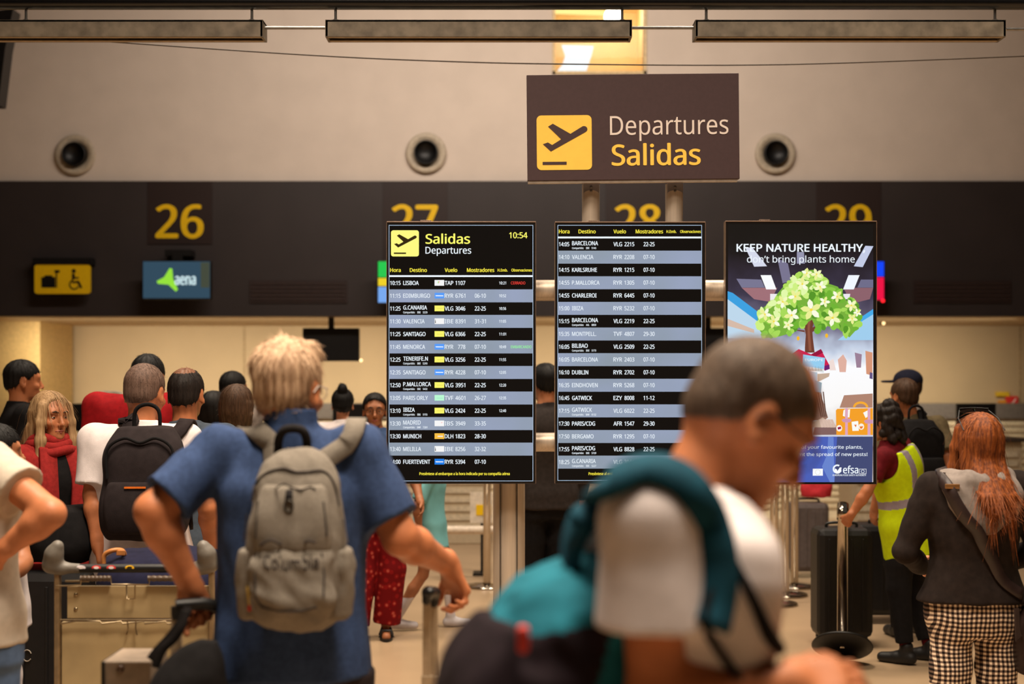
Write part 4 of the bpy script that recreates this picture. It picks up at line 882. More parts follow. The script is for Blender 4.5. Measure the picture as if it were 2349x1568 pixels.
def hair(res, kind, m, h, fem):
    c, R, sc, root = res['Hc'], res['Rh'], res['sc'], res['root']; p = lambda *v: c + R @ A(*v); mm = m if isinstance(m, list) else [m]
    s = SDF(); th = {'shaved': .0055, 'short': .007, 'balding': .005, 'combed': .007}.get(kind, .011); mi = None
    s.ell(p(0, -.012, .032), (.076 + th, .095 + th, .084 + th), R); s.ell(p(0, -.045, -.017), (.064 + th * .8, .057 + th, .056), R, .02)
    n_ = R @ A(0, .60, -1.0)
    if kind in ('shaved', 'short', 'balding', 'combed'):
        s.plane(p(0, .02, .008 if kind != 'combed' else -.010), n_)                                          # hairline, nape to brow
        for g in (-1, 1): s.ell(p(g * .082, -.010, -.012), (.022, .023, .034), R, .004, '-')
        s.disp.append((.0012 if kind == 'shaved' else .004, strands(11, 7, c, R)))
        if kind == 'combed':
            s.cone(p(-.02, -.02, .100), p(.03, .05, .100), .03, .022, .03); s.ell(p(-.052, -.02, .06), (.032, .07, .05), R, .02); s.disp.append((.003, strands(18, 1.2, c, R)))
        if kind in ('balding', 'shaved') and len(mm) > 1:
            Ri = R.T; ctr = A(0, -.035, .115) if kind == 'balding' else A(0, .07, .105); rad = .052 if kind == 'balding' else .07
            mi = lambda x, y, z: (np.sqrt(sum((Ri[i, 0] * (x - c[0]) + Ri[i, 1] * (y - c[1]) + Ri[i, 2] * (z - c[2]) - ctr[i]) ** 2 for i in range(3))) < rad).astype(int)
    else:
        s.plane(p(0, .055, .03), R @ A(0, 1, -.25)) if kind not in ('bun', 'tied') else s.plane(p(0, .03, .03), R @ A(0, .9, -.8))
        if kind == 'bun': s.ell(p(0, -.075, .115), (.04, .038, .048), R, .01)
        if kind == 'bob': s.loft([(-.12, 0, -.03, .075, .055), (-.04, 0, -.028, .09, .075), (.03, 0, -.02, .085, .085)], c, R, 2.2, .02)
        if kind == 'curly':
            rnd = random.Random(3)
            for k in range(60):
                a = rnd.uniform(2.6, 6.8); z = rnd.uniform(-.13, .12); r = .085 * math.sqrt(max(.2, 1 - (max(z, 0) / .14) ** 2)); s.ell(p(r * math.cos(a), r * math.sin(a) - .015, z), (.03, .03, .03), R, .012)
        if kind == 'long':
            ln = res.get('hair_len', .33)
            hbk = res.get('hair_back', 0); s.loft([(-ln, .0, -.150 - hbk, .060, .022), (-ln * .75, 0, -.142 - hbk, .085, .036), (-.17, 0, -.088 - hbk * .5, .096, .052), (-.06, 0, -.035, .094, .072), (.03, 0, -.018, .087, .092)], c, R, 2.2, .03)
            for g in (-1, 1): s.chain([p(g * .072, .045, .05), p(g * .084, .05, -.03), p(g * .088, .055, -.12), p(g * .092, .06, -.22), p(g * .088, .07, -ln + .03)], [.022, .022, .024, .024, .012], .02)
            rnd = random.Random(11)
            for j in range(13):
                x = (-.085 + .17 * j / 12) * (.72 if hbk else 1); l2 = ln + rnd.uniform(-.03, .07); y = -.10 - .02 * (1 - (x / .09) ** 2)
                s.chain([p(x * .95, y + .05, -.05), p(x, y - .015 - hbk * .5, -.16), p(x * .92 + rnd.uniform(-.012, .012), y - .05 - hbk, -ln * .78), p(x * .8 + rnd.uniform(-.02, .02), y - .055 - hbk, -l2)], [.018, .016, .014, .004], .012)
            s.disp.append((.005, strands(7, 2.0, c, R))); s.disp.append((.003, strands(20, 3, c, R)))
        else: s.disp.append((.004, strands(8, 6, c, R)))
    V, Q = s.mesh(min(h, .006))
    ln, num, dn = {'short': (.026, 1300, .3), 'combed': (.034, 3000, .8), 'balding': (.018, 900, .3), 'shaved': (.007, 1500, .3), 'bob': (.09, 1300, 1.5), 'long': (.13, 2400, 2.5), 'curly': (.03, 900, .2)}.get(kind, (.03, 900, -.6))
    V, Q, mi0 = strand_cards(V, Q, c, R, ln, num if h < .0125 else 0, dn, kind)
    np_obj('hair', V, Q, mm, root, face_mi(V, Q, mi) if mi else None, sc)
# ---------------------------------------------------------------- the people
HM = lambda n, a, b=None: mat('hair_' + n, a, .62, var=.30, scale=14, stretch=(9, 9, .6), bump=.5, bscale=60, spec=.25, rgb2=b)
C_blue = cloth('denim_blue_pique', (50, 67, 102), scale=90); C_white = cloth('white_cotton', (218, 207, 206), .05); C_black = cloth('black', (20, 18, 19), .2)
C_jeans = cloth('blue_jeans', (84, 104, 136), scale=25); C_dk = cloth('dark_trousers', (44, 36, 38)); C_red = cloth('red_jacket', (150, 20, 26)); C_slate = cloth('slate_tee', (66, 74, 84))
C_coral = cloth('coral_knit', (146, 38, 36), scale=60, bump=.6); C_khaki = cloth('khaki_tee', (92, 80, 58)); C_navy = cloth('navy', (26, 28, 44)); C_aqua = cloth('aqua_tee', (122, 186, 190), .12, scale=6)
C_dress = cloth('dusty_blue_tee', (66, 88, 128)); C_lime = cloth('lime_top', (196, 206, 110)); C_grey = cloth('grey_marl', (128, 118, 112)); C_maroon = cloth('maroon', (96, 18, 26))
def bvh(VQ): V, Q = VQ; return BVHTree.FromPolygons([Vector(v) for v in V], [list(map(int, q)) for q in Q])
def world_v(r, VQ):
    return np.asarray(VQ[0]) @ np.array(r['Rw']).T + np.array(r['loc']), VQ[1]

# main man in the blue polo
sec = [(-.062, .004, 0, .204, .160), (0.0, .004, 0, .200, .158), (.12, 0, .01, .190, .152), (.22, -.002, .005, .190, .142), (.33, 0, 0, .192, .132), (.42, 0, -.005, .186, .122), (.47, 0, -.005, .158, .100), (.525, 0, -.008, .100, .080), (.56, 0, -.01, .08, .072)]
man = human('older man in a blue polo wearing a grey backpack, back to the camera', 668, 3.6, 1.745, 0, h=.005, skin='tan', hyaw=-20, hpitch=4, wide=1.08, belly=.03, hoff=(-.02, 0, -.030),
    shL=('px', 510, 1034, 3.60), elL=('px', 352, 1172, 3.50), wrL=('px', 436, 1340, 3.56), shR=('px', 820, 1032, 3.60), elR=('px', 918, 1232, 3.58), wrR=('px', 1030, 1296, 3.78), arm=1.12,
    handL=dict(f=(.30, .25, -1), pn=(.45, -.85, -.15), t=(-.8, -.5, 0), curl=(70, 75, 50), thumb=(25, 40)), handR=dict(f=(.42, .25, -1), pn=(-.75, -.6, -.3), t=(-.6, .8, 0), curl=(32, 52, 35), thumb=(35, 25)),
    top=dict(m=C_blue, sections=sec, sleeve=.80, sleeve_r=.074, hem=.845, n=2.5, collar=True, collar_h=.045, name='polo_shirt', folds=((.009, 8, 8, 3.0, 3.3), (.005, 19, 19, 5, 7.7), (.0025, 42, 42, 18, 1))),
    bottom=dict(m=C_dk, loose=.02, waist=.90), hair='combed', hairm=HM('ash_blond', (150, 116, 88), (204, 172, 140)))
# man passing in front, profile to the right, looking down
fgm = human('passing man in a white tee with cropped hair and glasses looking down, nearest the camera', 1462, 2.06, 1.715, -74, h=.005, skin='tan', hpitch=34, hyaw=-4, lean=9, hoff=(0, .014, -.004), belly=.0, shR=('px', 1492, 1200, 1.91), face=True,
    elL=(-.25, .0, 1.13), elR=('px', 1508, 1592, 1.90), wrR=('px', 1790, 1572, 1.93), wrL=(-.12, .28, 1.06), handR=dict(f=(.15, 1, .05), pn=(-.5, 0, -.6), t=(-.7, .2, .5), curl=(20, 30, 20)), handL=dict(f=(.3, 1, 0), pn=(.4, 0, -.5), t=(.6, .2, .6), curl=(30, 40, 20)),
    top=dict(m=C_white, sleeve=.60, sleeve_r=.086, loose=.018, hem=.84, name='tee_shirt', collar_h=-.012, folds=((.008, 8, 8, 4, 3.1), (.004, 18, 18, 9, 5.5))),
    bottom=dict(m=C_dk), hair='shaved', hairm=[HM('cropped_grey', (74, 58, 46), (96, 78, 64)), M_skin('tan', SKIN['tan'])])
def glasses(r, name='eyeglasses', rim=(40, 26, 20), top=0.0, parent=None, wd=.062):
    c, R, sc = r['Hc'], r['Rh'], r['sc']; m = mat('rim_%d' % rim[0], rim, .3, .3); b = MB(); k = lambda *v: tuple((c + R @ A(*v)) * sc)
    for g in (-1, 1):
        b.tube([k(g * .033 + .024 * math.cos(t), .102 - .10 * abs(g * .033 + .024 * math.cos(t)) ** 1.2, -.006 + .019 * math.sin(t)) for t in np.linspace(0, 2 * math.pi, 18)[:-1]], .0014, m, 6, closed=True)
        b.tube([k(g * .058, .094, .002), k(g * .078, .06, .004), k(g * .086, -.005, .006), k(g * .084, -.025, -.012)], .002, m, 6)
    b.tube([k(-.010, .103, -.002), k(0, .106, .002), k(.010, .103, -.002)], .0014, m, 6); return b.build(name, r['root'])
glasses(fgm); glasses(man, rim=(190, 180, 170))

whitepolo = human('man in a white polo with grey cropped hair and a black backpack, behind the trolley', 325, 5.75, 1.69, 2, h=.007, skin='tan', hyaw=-14, hpitch=6, wide=1.08, elL=('px', 214, 1135, 5.70), wrL=('px', 226, 1248, 5.65), elR=(.28, -.02, 1.14), wrR=(.27, .12, .95),
    top=dict(m=C_white, sleeve=.82, sleeve_r=.080, loose=.02, hem=.82, name='polo_shirt'), bottom=dict(m=C_dk), hair='shaved', hairm=[HM('cropped_brown', (84, 64, 54), (110, 86, 74))])
human('man with a bald spot in a slate tee, right of the white polo man', 425, 6.3, 1.675, 0, h=.009, skin='tan', hyaw=-6, wide=1.05, top=dict(m=C_slate, sleeve=.7, hem=.84), bottom=dict(m=C_dk), hair='balding', hairm=[HM('dark_brown', (30, 22, 18)), M_skin('crown', (122, 80, 56))])
human('dark-haired person in a red jacket, mostly hidden behind the white polo man', 314, 7.5, 1.82, 8, h=.010, skin='olive', hyaw=-10, hoff=(.05, 0, -.055), top=dict(m=C_red, sleeve=1.9, loose=.03, collar=False), bottom=dict(m=C_black), hair='short', hairm=HM('black', (16, 13, 12)))
blonde = human('blonde woman with long hair in a coral cardigan and scarf, turned to the right', 112, 6.3, 1.57, -130, h=.007, skin='tan', fem=True, face=True, hyaw=0, top=dict(m=[C_black, C_coral], mi=lambda x, y, z: ((np.abs(x) > .055 + (z - 1.0) * .02) | (y < 0)).astype(int), sleeve=1.9, loose=.02, hem=.72, name='cardigan'), bottom=dict(m=C_black), hair='long', hairm=HM('grey_blonde', (140, 108, 74), (176, 142, 102)))
b = MB(); sc_ = blonde['sc']; nk = blonde['neck'] * sc_
for k in range(3): b.tube([(nk[0] + (.072 + .012 * k) * math.cos(t), nk[1] + .012 + (.070 + .012 * k) * math.sin(t), nk[2] + .01 - .026 * k + .008 * math.sin(3 * t + k)) for t in np.linspace(0, 2 * math.pi, 26)[:-1]], .024, C_coral, 10, closed=True)
for g, ln in ((-1, .62), (1, .50)): b.ribbon(catmull([(g * .055, nk[1] + .085, nk[2] - .03), (g * .075, nk[1] + .130, nk[2] - .16), (g * .07, nk[1] + .135, nk[2] - .32), (g * .06, nk[1] + .13, nk[2] - ln)], 6), [(0, 1, .1)] * 19, .085, .014, C_coral)
b.build('scarf', blonde['root'])
human('dark-haired bearded man in a black shirt at the far left, facing right', 48, 8.2, 1.745, -62, h=.010, skin='tan', top=dict(m=C_black, sleeve=.8), bottom=dict(m=C_black), hair='short', hairm=HM('black', (16, 13, 12)))
human('person in cream tee and jeans with bent elbow at the left edge', -92, 4.25, 1.68, -4, h=.006, skin='tan', shR=('px', -28, 1062, 4.25), elR=('px', 116, 1178, 4.12), wrR=('px', 4, 1262, 4.14), handR=dict(f=(-.8, .4, -.3), pn=(-.3, .8, 0), t=(0, .3, -1)), arm=1.1,
    top=dict(m=cloth('cream_tee', (186, 172, 156), .06), sleeve=.55, sleeve_r=.082, loose=.02), bottom=dict(m=C_jeans), hair='short', hairm=HM('brown', (70, 48, 32)))
human('short person in a white tee behind the cream tee at the left edge', -12, 5.2, 1.46, -60, h=.008, skin='olive', elR=('px', 52, 1290, 5.05), wrR=('px', 8, 1330, 4.95), shR=('px', 22, 1150, 5.15), top=dict(m=C_white, sleeve=.62, sleeve_r=.08, loose=.025), bottom=dict(m=C_white, name='trousers'), hair='short', hairm=HM('black', (16, 13, 12)))
human('dark-haired person far behind, between the bald-spot man and the older man', 533, 9.5, 1.69, -30, h=.012, skin='tan', top=dict(m=C_grey, sleeve=.8), bottom=dict(m=C_dk), hair='short', hairm=HM('black', (16, 13, 12)))
human('brown-haired woman in a lime top left of the older man', 543, 7.0, 1.60, -4, h=.010, fem=True, top=dict(m=C_lime, sleeve=.8), bottom=dict(m=C_dk), hair='bob', hairm=HM('brown', (62, 42, 26), (86, 60, 38)))
human('dark-haired woman in a slate top, just right of the bald-spot man', 489, 8.4, 1.56, -18, h=.010, fem=True, skin='tan', top=dict(m=C_slate, sleeve=.8), bottom=dict(m=C_dk), hair='bob', hairm=HM('black', (16, 13, 12)))
human('woman with a dark hair bun and white top left of the first board', 786, 10.0, 1.57, 4, h=.009, fem=True, top=dict(m=C_white, sleeve=.9), bottom=dict(m=C_dk), hair='bun', hairm=HM('black', (16, 13, 12)))
def floral():
    m = cloth('red_floral', (142, 24, 26)); nt = m.node_tree; b_ = nt.nodes['Principled BSDF']; v = nt.nodes.new('ShaderNodeTexVoronoi'); v.inputs['Scale'].default_value = 24
    tc = nt.nodes.new('ShaderNodeTexCoord'); nt.links.new(tc.outputs['Object'], v.inputs['Vector']); r = nt.nodes.new('ShaderNodeValToRGB'); r.color_ramp.interpolation = 'CONSTANT'
    r.color_ramp.elements[0].color = lin((186, 84, 70)); r.color_ramp.elements[1].position = .22; r.color_ramp.elements[1].color = lin((140, 22, 24)); e = r.color_ramp.elements.new(.42); e.color = lin((112, 14, 18))
    nt.links.new(v.outputs['Distance'], r.inputs[0]); nt.links.new(r.outputs[0], b_.inputs['Base Color']); return m
gl = human('woman with glasses and tied dark hair in a blue tee and red floral trousers', 866, 8.95, 1.545, 186, h=.008, fem=True, face=True, skin='olive', hoff=(.02, 0, 0), elL=(-.26, -.02, 1.15), wrL=(-.30, .12, .98), shoes=None, anL=(-.06, -.02, .085), anR=(.16, .05, .085),
    top=dict(m=C_dress, sleeve=.8, hem=.95), bottom=dict(m=floral(), loose=.03, knee=.10, ankle=.10, len=.97), hair='tied', hairm=HM('black', (16, 13, 12)))
glasses(gl)
for sd in 'LR':
    a = A(-.06, -.02, 0) if sd == 'L' else A(.16, .05, 0); b = MB(); k = .9
    b.prism([((a[0] + .045 * math.cos(t)) * k, (a[1] + .06 + .135 * math.sin(t)) * k) for t in np.linspace(0, 2 * math.pi, 20)[:-1]], 0, .018, M_shoe, 'z')
    for yy in (.02, .12): b.tube([((a[0] - .045) * k, (a[1] + yy) * k, .02), ((a[0] - .03) * k, (a[1] + yy) * k, .062), ((a[0] + .03) * k, (a[1] + yy) * k, .062), ((a[0] + .045) * k, (a[1] + yy) * k, .02)], .009, M_shoe, 8)
    b.build('sandal', gl['root'])
human('child in aqua tee, black shorts and white socks below the first board', 985, 9.3, 1.27, -84, h=.008, skin='olive', fem=False, knL=(-.08, .18, .50), anL=(-.08, .20, .085), knR=(.08, -.06, .50), anR=(.08, -.30, .10), elR=(.24, -.12, 1.13), wrR=(.24, -.1, .9), sock=cloth('white_sock', (214, 206, 208), .05), sock_z=.30, shoes=cloth('white_trainer', (206, 200, 204), .05),
    top=dict(m=C_aqua, sleeve=.85, loose=.035, hem=.74, flare=1.1), bottom=dict(m=C_black, len=.36, hemr=.10, name='shorts', loose=.02), hair='short', hairm=HM('black', (16, 13, 12)))
human('dark-haired person in a charcoal jacket, in the gap between the two boards', 1252, 8.6, 1.73, 20, h=.010, top=dict(m=cloth('charcoal', (50, 44, 42)), sleeve=1.9, loose=.03), bottom=dict(m=C_black), hair='short', hairm=HM('black', (16, 13, 12)))
# right-hand side
capm = human('man in a dark navy cap behind the khaki tee man, right of the poster screen', 2084, 10.2, 1.70, 60, h=.010, skin='tan', top=dict(m=C_grey, sleeve=.8), bottom=dict(m=C_dk), hair='short', hairm=HM('brown', (70, 48, 32)))
c, R, sc = capm['Hc'], capm['Rh'], capm['sc']; s = SDF(); s.ell(c + R @ A(0, -.01, .05), (.088, .108, .082), R); s.plane(c + R @ A(0, 0, .035), R @ A(0, .15, -1)); s.ell(c + R @ A(0, .12, .04), (.068, .075, .010), R, .01)
V, Q = s.mesh(.007); np_obj('cap', V, Q, [C_navy], capm['root'], None, sc)
khaki = human('brown-haired man in a khaki tee with black backpack right of the poster screen', 2092, 9.0, 1.64, 14, h=.008, skin='tan', wide=1.05, hyaw=10, hoff=(-.05, 0, 0), elR=('px', 2172, 1048, 8.95), wrR=('px', 2196, 1110, 8.9), top=dict(m=C_khaki, sleeve=.85, sleeve_r=.085, loose=.02), bottom=dict(m=C_black), hair='short', hairm=HM('brown', (70, 48, 32)))
vest = human('curly dark-haired worker in a yellow high-visibility vest pulling a barrier post', 2082, 8.2, 1.51, 52, h=.008, fem=True, skin='tan', lean=8, roll=-13, hpitch=8, shoes=M_shoe, elL=('px', 1988, 1128, 8.0), wrL=('px', 1950, 1184, 8.0), handL=dict(f=(.35, .6, -.7), pn=(.6, .2, -.2), t=(0, .5, .8), curl=(45, 55, 40)), sock=C_maroon, anR=(.12, -.1, .085),
    top=dict(m=C_maroon, sleeve=.6, loose=.012, hem=.86), bottom=dict(m=C_black, len=.93, loose=.018), hair='curly', hairm=HM('dark_brown', (30, 22, 18)))
s = SDF(); s.loft([(-.20, 0, 0, .240, .182)] + vest['tors'](.050, .88, 1.46), vest['O'], vest['Rt'], 2.4, rcap=.01)
v_hem = [q_ for q_ in vest['tors'](.036, .88, 1.46)]
for sd in 'LR': s.ell(vest['SH'][sd] + A(0, 0, -.03), (.075, .10, .13), None, .01, '-')
s.disp.append((.004, lambda x, y, z: vnoise(x * 12, y * 12, z * 6)))
V, Q = s.mesh(.007)
C_hv = cloth('fluorescent_yellow', (186, 208, 10), .06); C_rf = cloth('silver_reflective', (140, 128, 138), .06)
Rv = vest['Rt'].T
def vest_mi(x, y, z):
    q_ = [x - vest['O'][0], y - vest['O'][1], z - vest['O'][2]]; l = [Rv[i, 0] * q_[0] + Rv[i, 1] * q_[1] + Rv[i, 2] * q_[2] for i in range(3)]
    return ((np.abs(l[2] - .17) < .027) | ((np.abs(np.abs(l[0]) - .085) < .027) & (l[2] > .15))).astype(int)
np_obj('safety_vest', V, Q, [C_hv, C_rf], vest['root'], face_mi(V, Q, vest_mi), vest['sc'])
# red-haired woman in gingham trousers
def gingham():
    m = bpy.data.materials.new('gingham_check'); m.use_nodes = True; nt = m.node_tree; b_ = nt.nodes['Principled BSDF']; b_.inputs['Roughness'].default_value = .9; b_.inputs['Specular IOR Level'].default_value = .15
    tc = nt.nodes.new('ShaderNodeTexCoord'); nz = nt.nodes.new('ShaderNodeTexNoise'); nz.inputs['Scale'].default_value = 9; nt.links.new(tc.outputs['Object'], nz.inputs['Vector'])
    mx = nt.nodes.new('ShaderNodeVectorMath'); mx.operation = 'SCALE'; mx.inputs['Scale'].default_value = .02; nt.links.new(nz.outputs['Color'], mx.inputs[0])
    av = nt.nodes.new('ShaderNodeVectorMath'); nt.links.new(tc.outputs['Object'], av.inputs[0]); nt.links.new(mx.outputs[0], av.inputs[1])
    sp = nt.nodes.new('ShaderNodeSeparateXYZ'); nt.links.new(av.outputs[0], sp.inputs[0]); outs = []
    for ax in ('X', 'Z'):
        q_ = nt.nodes.new('ShaderNodeMath'); q_.operation = 'MULTIPLY'; q_.inputs[1].default_value = 1 / .0165; nt.links.new(sp.outputs[ax], q_.inputs[0])
        fr = nt.nodes.new('ShaderNodeMath'); fr.operation = 'FRACT'; nt.links.new(q_.outputs[0], fr.inputs[0]); gt = nt.nodes.new('ShaderNodeMath'); gt.operation = 'GREATER_THAN'; gt.inputs[1].default_value = .48; nt.links.new(fr.outputs[0], gt.inputs[0]); outs.append(gt)
    ad = nt.nodes.new('ShaderNodeMath'); ad.operation = 'ADD'; nt.links.new(outs[0].outputs[0], ad.inputs[0]); nt.links.new(outs[1].outputs[0], ad.inputs[1]); dv = nt.nodes.new('ShaderNodeMath'); dv.operation = 'MULTIPLY'; dv.inputs[1].default_value = .5; nt.links.new(ad.outputs[0], dv.inputs[0])
    r = nt.nodes.new('ShaderNodeValToRGB'); r.color_ramp.interpolation = 'CONSTANT'; r.color_ramp.elements[0].color = lin((232, 210, 184)); r.color_ramp.elements[1].position = .4; r.color_ramp.elements[1].color = lin((112, 92, 80)); e = r.color_ramp.elements.new(.8); e.color = lin((24, 18, 17))
    nt.links.new(dv.outputs[0], r.inputs[0]); nt.links.new(r.outputs[0], b_.inputs['Base Color']); return m
M_red = HM('copper_red', (88, 40, 13), (146, 78, 32))
ging = human('red-haired woman in black jacket and gingham check trousers at right edge', 2232, 5.2, 1.495, 4, h=.006, fem=True, hyaw=3, hpitch=-4, hoff=(.03, 0, 0), shoulder=.185, wide=1.12, elR=(.31, .0, 1.16), wrR=(.13, .27, 1.06), elL=(-.29, .02, 1.16), wrL=(-.13, .27, 1.06), knL=(-.105, .0, .5), knR=(.105, .0, .5),
    top=dict(m=cloth('black_jacket', (34, 26, 23), .2), sleeve=1.95, loose=.034, hem=.945, sleeve_r=.08, name='jacket', folds=((.010, 8, 8, 8, 3.1), (.006, 16, 14, 16, 5.5))), bottom=dict(m=gingham(), waist=1.04, loose=.010, knee=.081, ankle=.052), hair='long', hairm=M_red, hair_back=.035, hair_len=.27)
# grey hood of her sweatshirt lying over the jacket
s = SDF(); T_ = ging['T']
s.loft([(-.20, .0, -.130, .05, .03), (-.14, 0, -.130, .12, .036), (-.06, 0, -.118, .165, .046), (.0, 0, -.095, .175, .060), (.04, 0, -.07, .15, .075), (.065, 0, -.05, .12, .07)], T_((0, 0, 1.44)), None, 2.2)
for g in (-1, 1): s.chain([T_((g * .06, -.10, 1.47)), T_((g * .12, -.03, 1.475)), T_((g * .10, .06, 1.46)), T_((g * .04, .13, 1.40))], [.035, .040, .036, .03], .03)
s.disp += [(.013, lambda x, y, z: vnoise(x * 15 + z * 9, y * 9, z * 11 - np.abs(x) * 9)), (.005, lambda x, y, z: vnoise(x * 38, y * 20, z * 20))]
V, Q = s.mesh(.006); V_hood, Q_hood = V * ging['sc'], Q; np_obj('hood', V, Q, [C_grey], ging['root'], None, ging['sc'])
# ---------------------------------------------------------------- bags, trolley, cases, barrier posts, counter clutter
def snap(tree, p, off):
    r = tree.find_nearest(Vector(p)); n = r[1]; return r[0] + n * off, n
def strap_on(tree, pts, width, th, m, off=.004, n=6):
    ps, ns = [], []
    for p in catmull(pts, n): a, b_ = snap(tree, p, off); ps.append(a); ns.append(b_)
    ps = [ps[0]] + [(ps[i - 1] + ps[i] * 2 + ps[i + 1]) / 4 for i in range(1, len(ps) - 1)] + [ps[-1]]
    b = MB(); b.ribbon(ps, ns, width, th, m); return b
def sdf_obj(s, h, name, m, parent, off, mi=None):
    V, Q = s.mesh(h); ms = m if isinstance(m, list) else [m]
    o = np_obj(name, V - np.array(off), Q, ms, parent, face_mi(V, Q, mi) if mi else None); return o, (V, Q)
# ---- grey backpack of the older man (world coordinates)
C_gb = cloth('grey_backpack_fabric', (118, 110, 100), .10, scale=160, bump=.5, bscale=900); C_gd = cloth('dark_grey_fabric', (52, 46, 44), .15); M_strap = cloth('black_webbing', (28, 25, 25), .2)
tree_man = bvh(world_v(man, man['topV']))
bcx, bd_ = X(677, 3.37), 3.37; zb = Zh(1445, bd_); yb_ = 3.6 - .135
gb = thing('backpack', 'grey backpack with front pocket and lettering on the blue polo man\'s back', 'backpack', (bcx, yb_ - .07, zb)); o_ = gb.location.copy()
s = SDF(); s.loft([(0, 0, .02, .074, .055), (.03, 0, .01, .110, .078), (.10, 0, .0, .123, .092), (.20, 0, .0, .119, .092), (.30, 0, .008, .107, .082), (.37, 0, .018, .094, .066), (.415, 0, .03, .062, .046), (.432, 0, .036, .035, .03)], (bcx, yb_ - .075, zb), None, 2.7)
s.disp += [(.005, lambda x, y, z: vnoise(x * 26, y * 20, z * 9)), (.003, lambda x, y, z: vnoise(x * 60 + z * 20, y * 40, z * 26))]
_, VQb = sdf_obj(s, .005, 'main_compartment', C_gb, gb, o_); tb = bvh(VQb)
s = SDF(); s.loft([(.03, 0, 0, .086, .032), (.06, 0, 0, .100, .042), (.13, 0, 0, .102, .044), (.185, 0, .006, .098, .036), (.205, 0, .014, .086, .026)], (bcx, yb_ - .155, zb), None, 3.2)
s.disp += [(.013, lambda x, y, z: vnoise(x * 20 + 3 + z * 8, y * 20, z * 20)), (.005, lambda x, y, z: vnoise(x * 40 + z * 30, y * 30, z * 34 + 7))]
_, VQp = sdf_obj(s, .004, 'front_pocket', C_gb, gb, o_); tp_ = bvh(VQp)
s = SDF(); s.loft([(.19, 0, 0, .088, .03), (.23, 0, 0, .092, .034), (.30, 0, .008, .086, .030), (.345, 0, .02, .07, .022)], (bcx, yb_ - .142, zb), None, 3.0)
s.disp += [(.006, lambda x, y, z: vnoise(x * 34 + 9, y * 20, z * 14))]
_, VQu = sdf_obj(s, .005, 'upper_pocket', C_gb, gb, o_); tu = bvh(VQu)
for g in (-1, 1):
    s = SDF(); s.loft([(.03, 0, 0, .03, .05), (.10, 0, 0, .036, .056), (.185, 0, 0, .032, .052), (.195, 0, 0, .030, .05)], (bcx + g * .104, yb_ - .085, zb), None, 2.6); s.disp.append((.004, lambda x, y, z: vnoise(x * 40, y * 30, z * 30)))
    sdf_obj(s, .005, 'side_pocket', C_gb, gb, o_)
def front_hit(tree, px, py, d=3.2, off=.002):
    p = P(px, py, d); dr = (P(px, py, d + 1) - p).normalized(); r = tree.ray_cast(p - dr * .6, dr)
    return (r[0] - dr * off) if r[0] else P(px, py, 3.28)
b = MB()
for tree, pts in ((tb, [(578, 1150), (586, 1110), (612, 1084), (650, 1074), (678, 1082), (704, 1082), (742, 1080), (766, 1108), (778, 1160)]), (tp_, [(596, 1252), (620, 1238), (648, 1250), (680, 1256), (706, 1240), (724, 1244)])):
    b.tube([front_hit(tree, *q_) for q_ in catmull([(a, c, 0) for a, c in pts], 5) for q_ in [(q_[0], q_[1])]], .0030, C_gd, 8)
b.build('zip_seam', gb, off=o_)
b = MB(); b.tube([front_hit(tu, *q_) for q_ in ((632, 1120), (650, 1108), (668, 1117), (690, 1124), (712, 1116), (724, 1122))], .002, C_gd, 8); b.build('pocket_seam', gb, off=o_)
b = MB()
for tree, pts in ((tp_, ((588, 1268), (584, 1320), (586, 1370), (600, 1392), (640, 1402), (690, 1402), (726, 1392))), (tp_, ((738, 1268), (744, 1320), (742, 1370))), (tb, ((566, 1180), (560, 1240))), (tb, ((788, 1190), (797, 1245))), (tu, ((592, 1150), (588, 1200), (586, 1235))), (tu, ((742, 1150), (748, 1200), (750, 1230)))): b.tube([front_hit(tree, *q_) for q_ in pts], .0022, C_gd, 6)
b.build('edge_piping', gb, off=o_)
b = MB(); p0 = front_hit(tu, 664, 1124); p1 = front_hit(tu, 663, 1150); b.ribbon([p0, (p0 + p1) / 2 + Vector((0, -.004, 0)), p1], [(0, -1, .1)] * 3, .017, .003, M_strap)
b.tube([p1 + Vector((.010 * math.cos(t), -.005, -.010 + .014 * math.sin(t))) for t in np.linspace(0, 2 * math.pi, 16)[:-1]], .0022, mat('dark_ring', (60, 56, 52), .3, .8), 8, closed=True); b.build('ring_tab', gb, off=o_)
b = MB(); q0 = front_hit(tb, 568, 1345, off=.004); b.tube([q0, q0 + Vector((.004, -.006, -.02)), q0 + Vector((.006, -.004, -.04))], .004, mat('yellow_tab', (200, 170, 90), .5), 8); b.tube([q0 + Vector((.006, -.004, -.042)), q0 + Vector((.005, -.004, -.056))], .004, mat('red_tab', (200, 40, 30), .5), 8); b.build('zip_pull', gb, off=o_)
hx = P(672, 1000, 3.44)
b = MB(); pts = catmull([P(638, 1040, 3.45), P(640, 1006, 3.43), P(655, 985, 3.42), P(690, 985, 3.42), P(703, 1006, 3.43), P(704, 1040, 3.45)], 5); b.tube(pts, .011, M_strap, 10); b.build('grab_handle', gb, off=o_)
for pts in ([(632, 1062, 3.42), (604, 1015, 3.46), (580, 978, 3.54), (572, 968, 3.62), (566, 1000, 3.72), (570, 1080, 3.75)], [(742, 1062, 3.42), (778, 1012, 3.46), (812, 978, 3.54), (818, 968, 3.62), (812, 1000, 3.72), (800, 1080, 3.75)]):
    strap_on(tree_man, [P(*q_) for q_ in pts], .052, .006, C_gb, .004).build('shoulder_strap', gb, off=o_)
b = MB(); vs, fs = glyphs('Columbia', .012); wv = max(v[0] for v in vs)
b.add([front_hit(tp_, 603 + v[0] / wv * 128, 1303 - v[1] / CAPH * 30 + 4 * math.sin(v[0] / wv * 3), off=.0016) for v in vs], fs, C_gd); b.build('lettering', gb, off=o_)

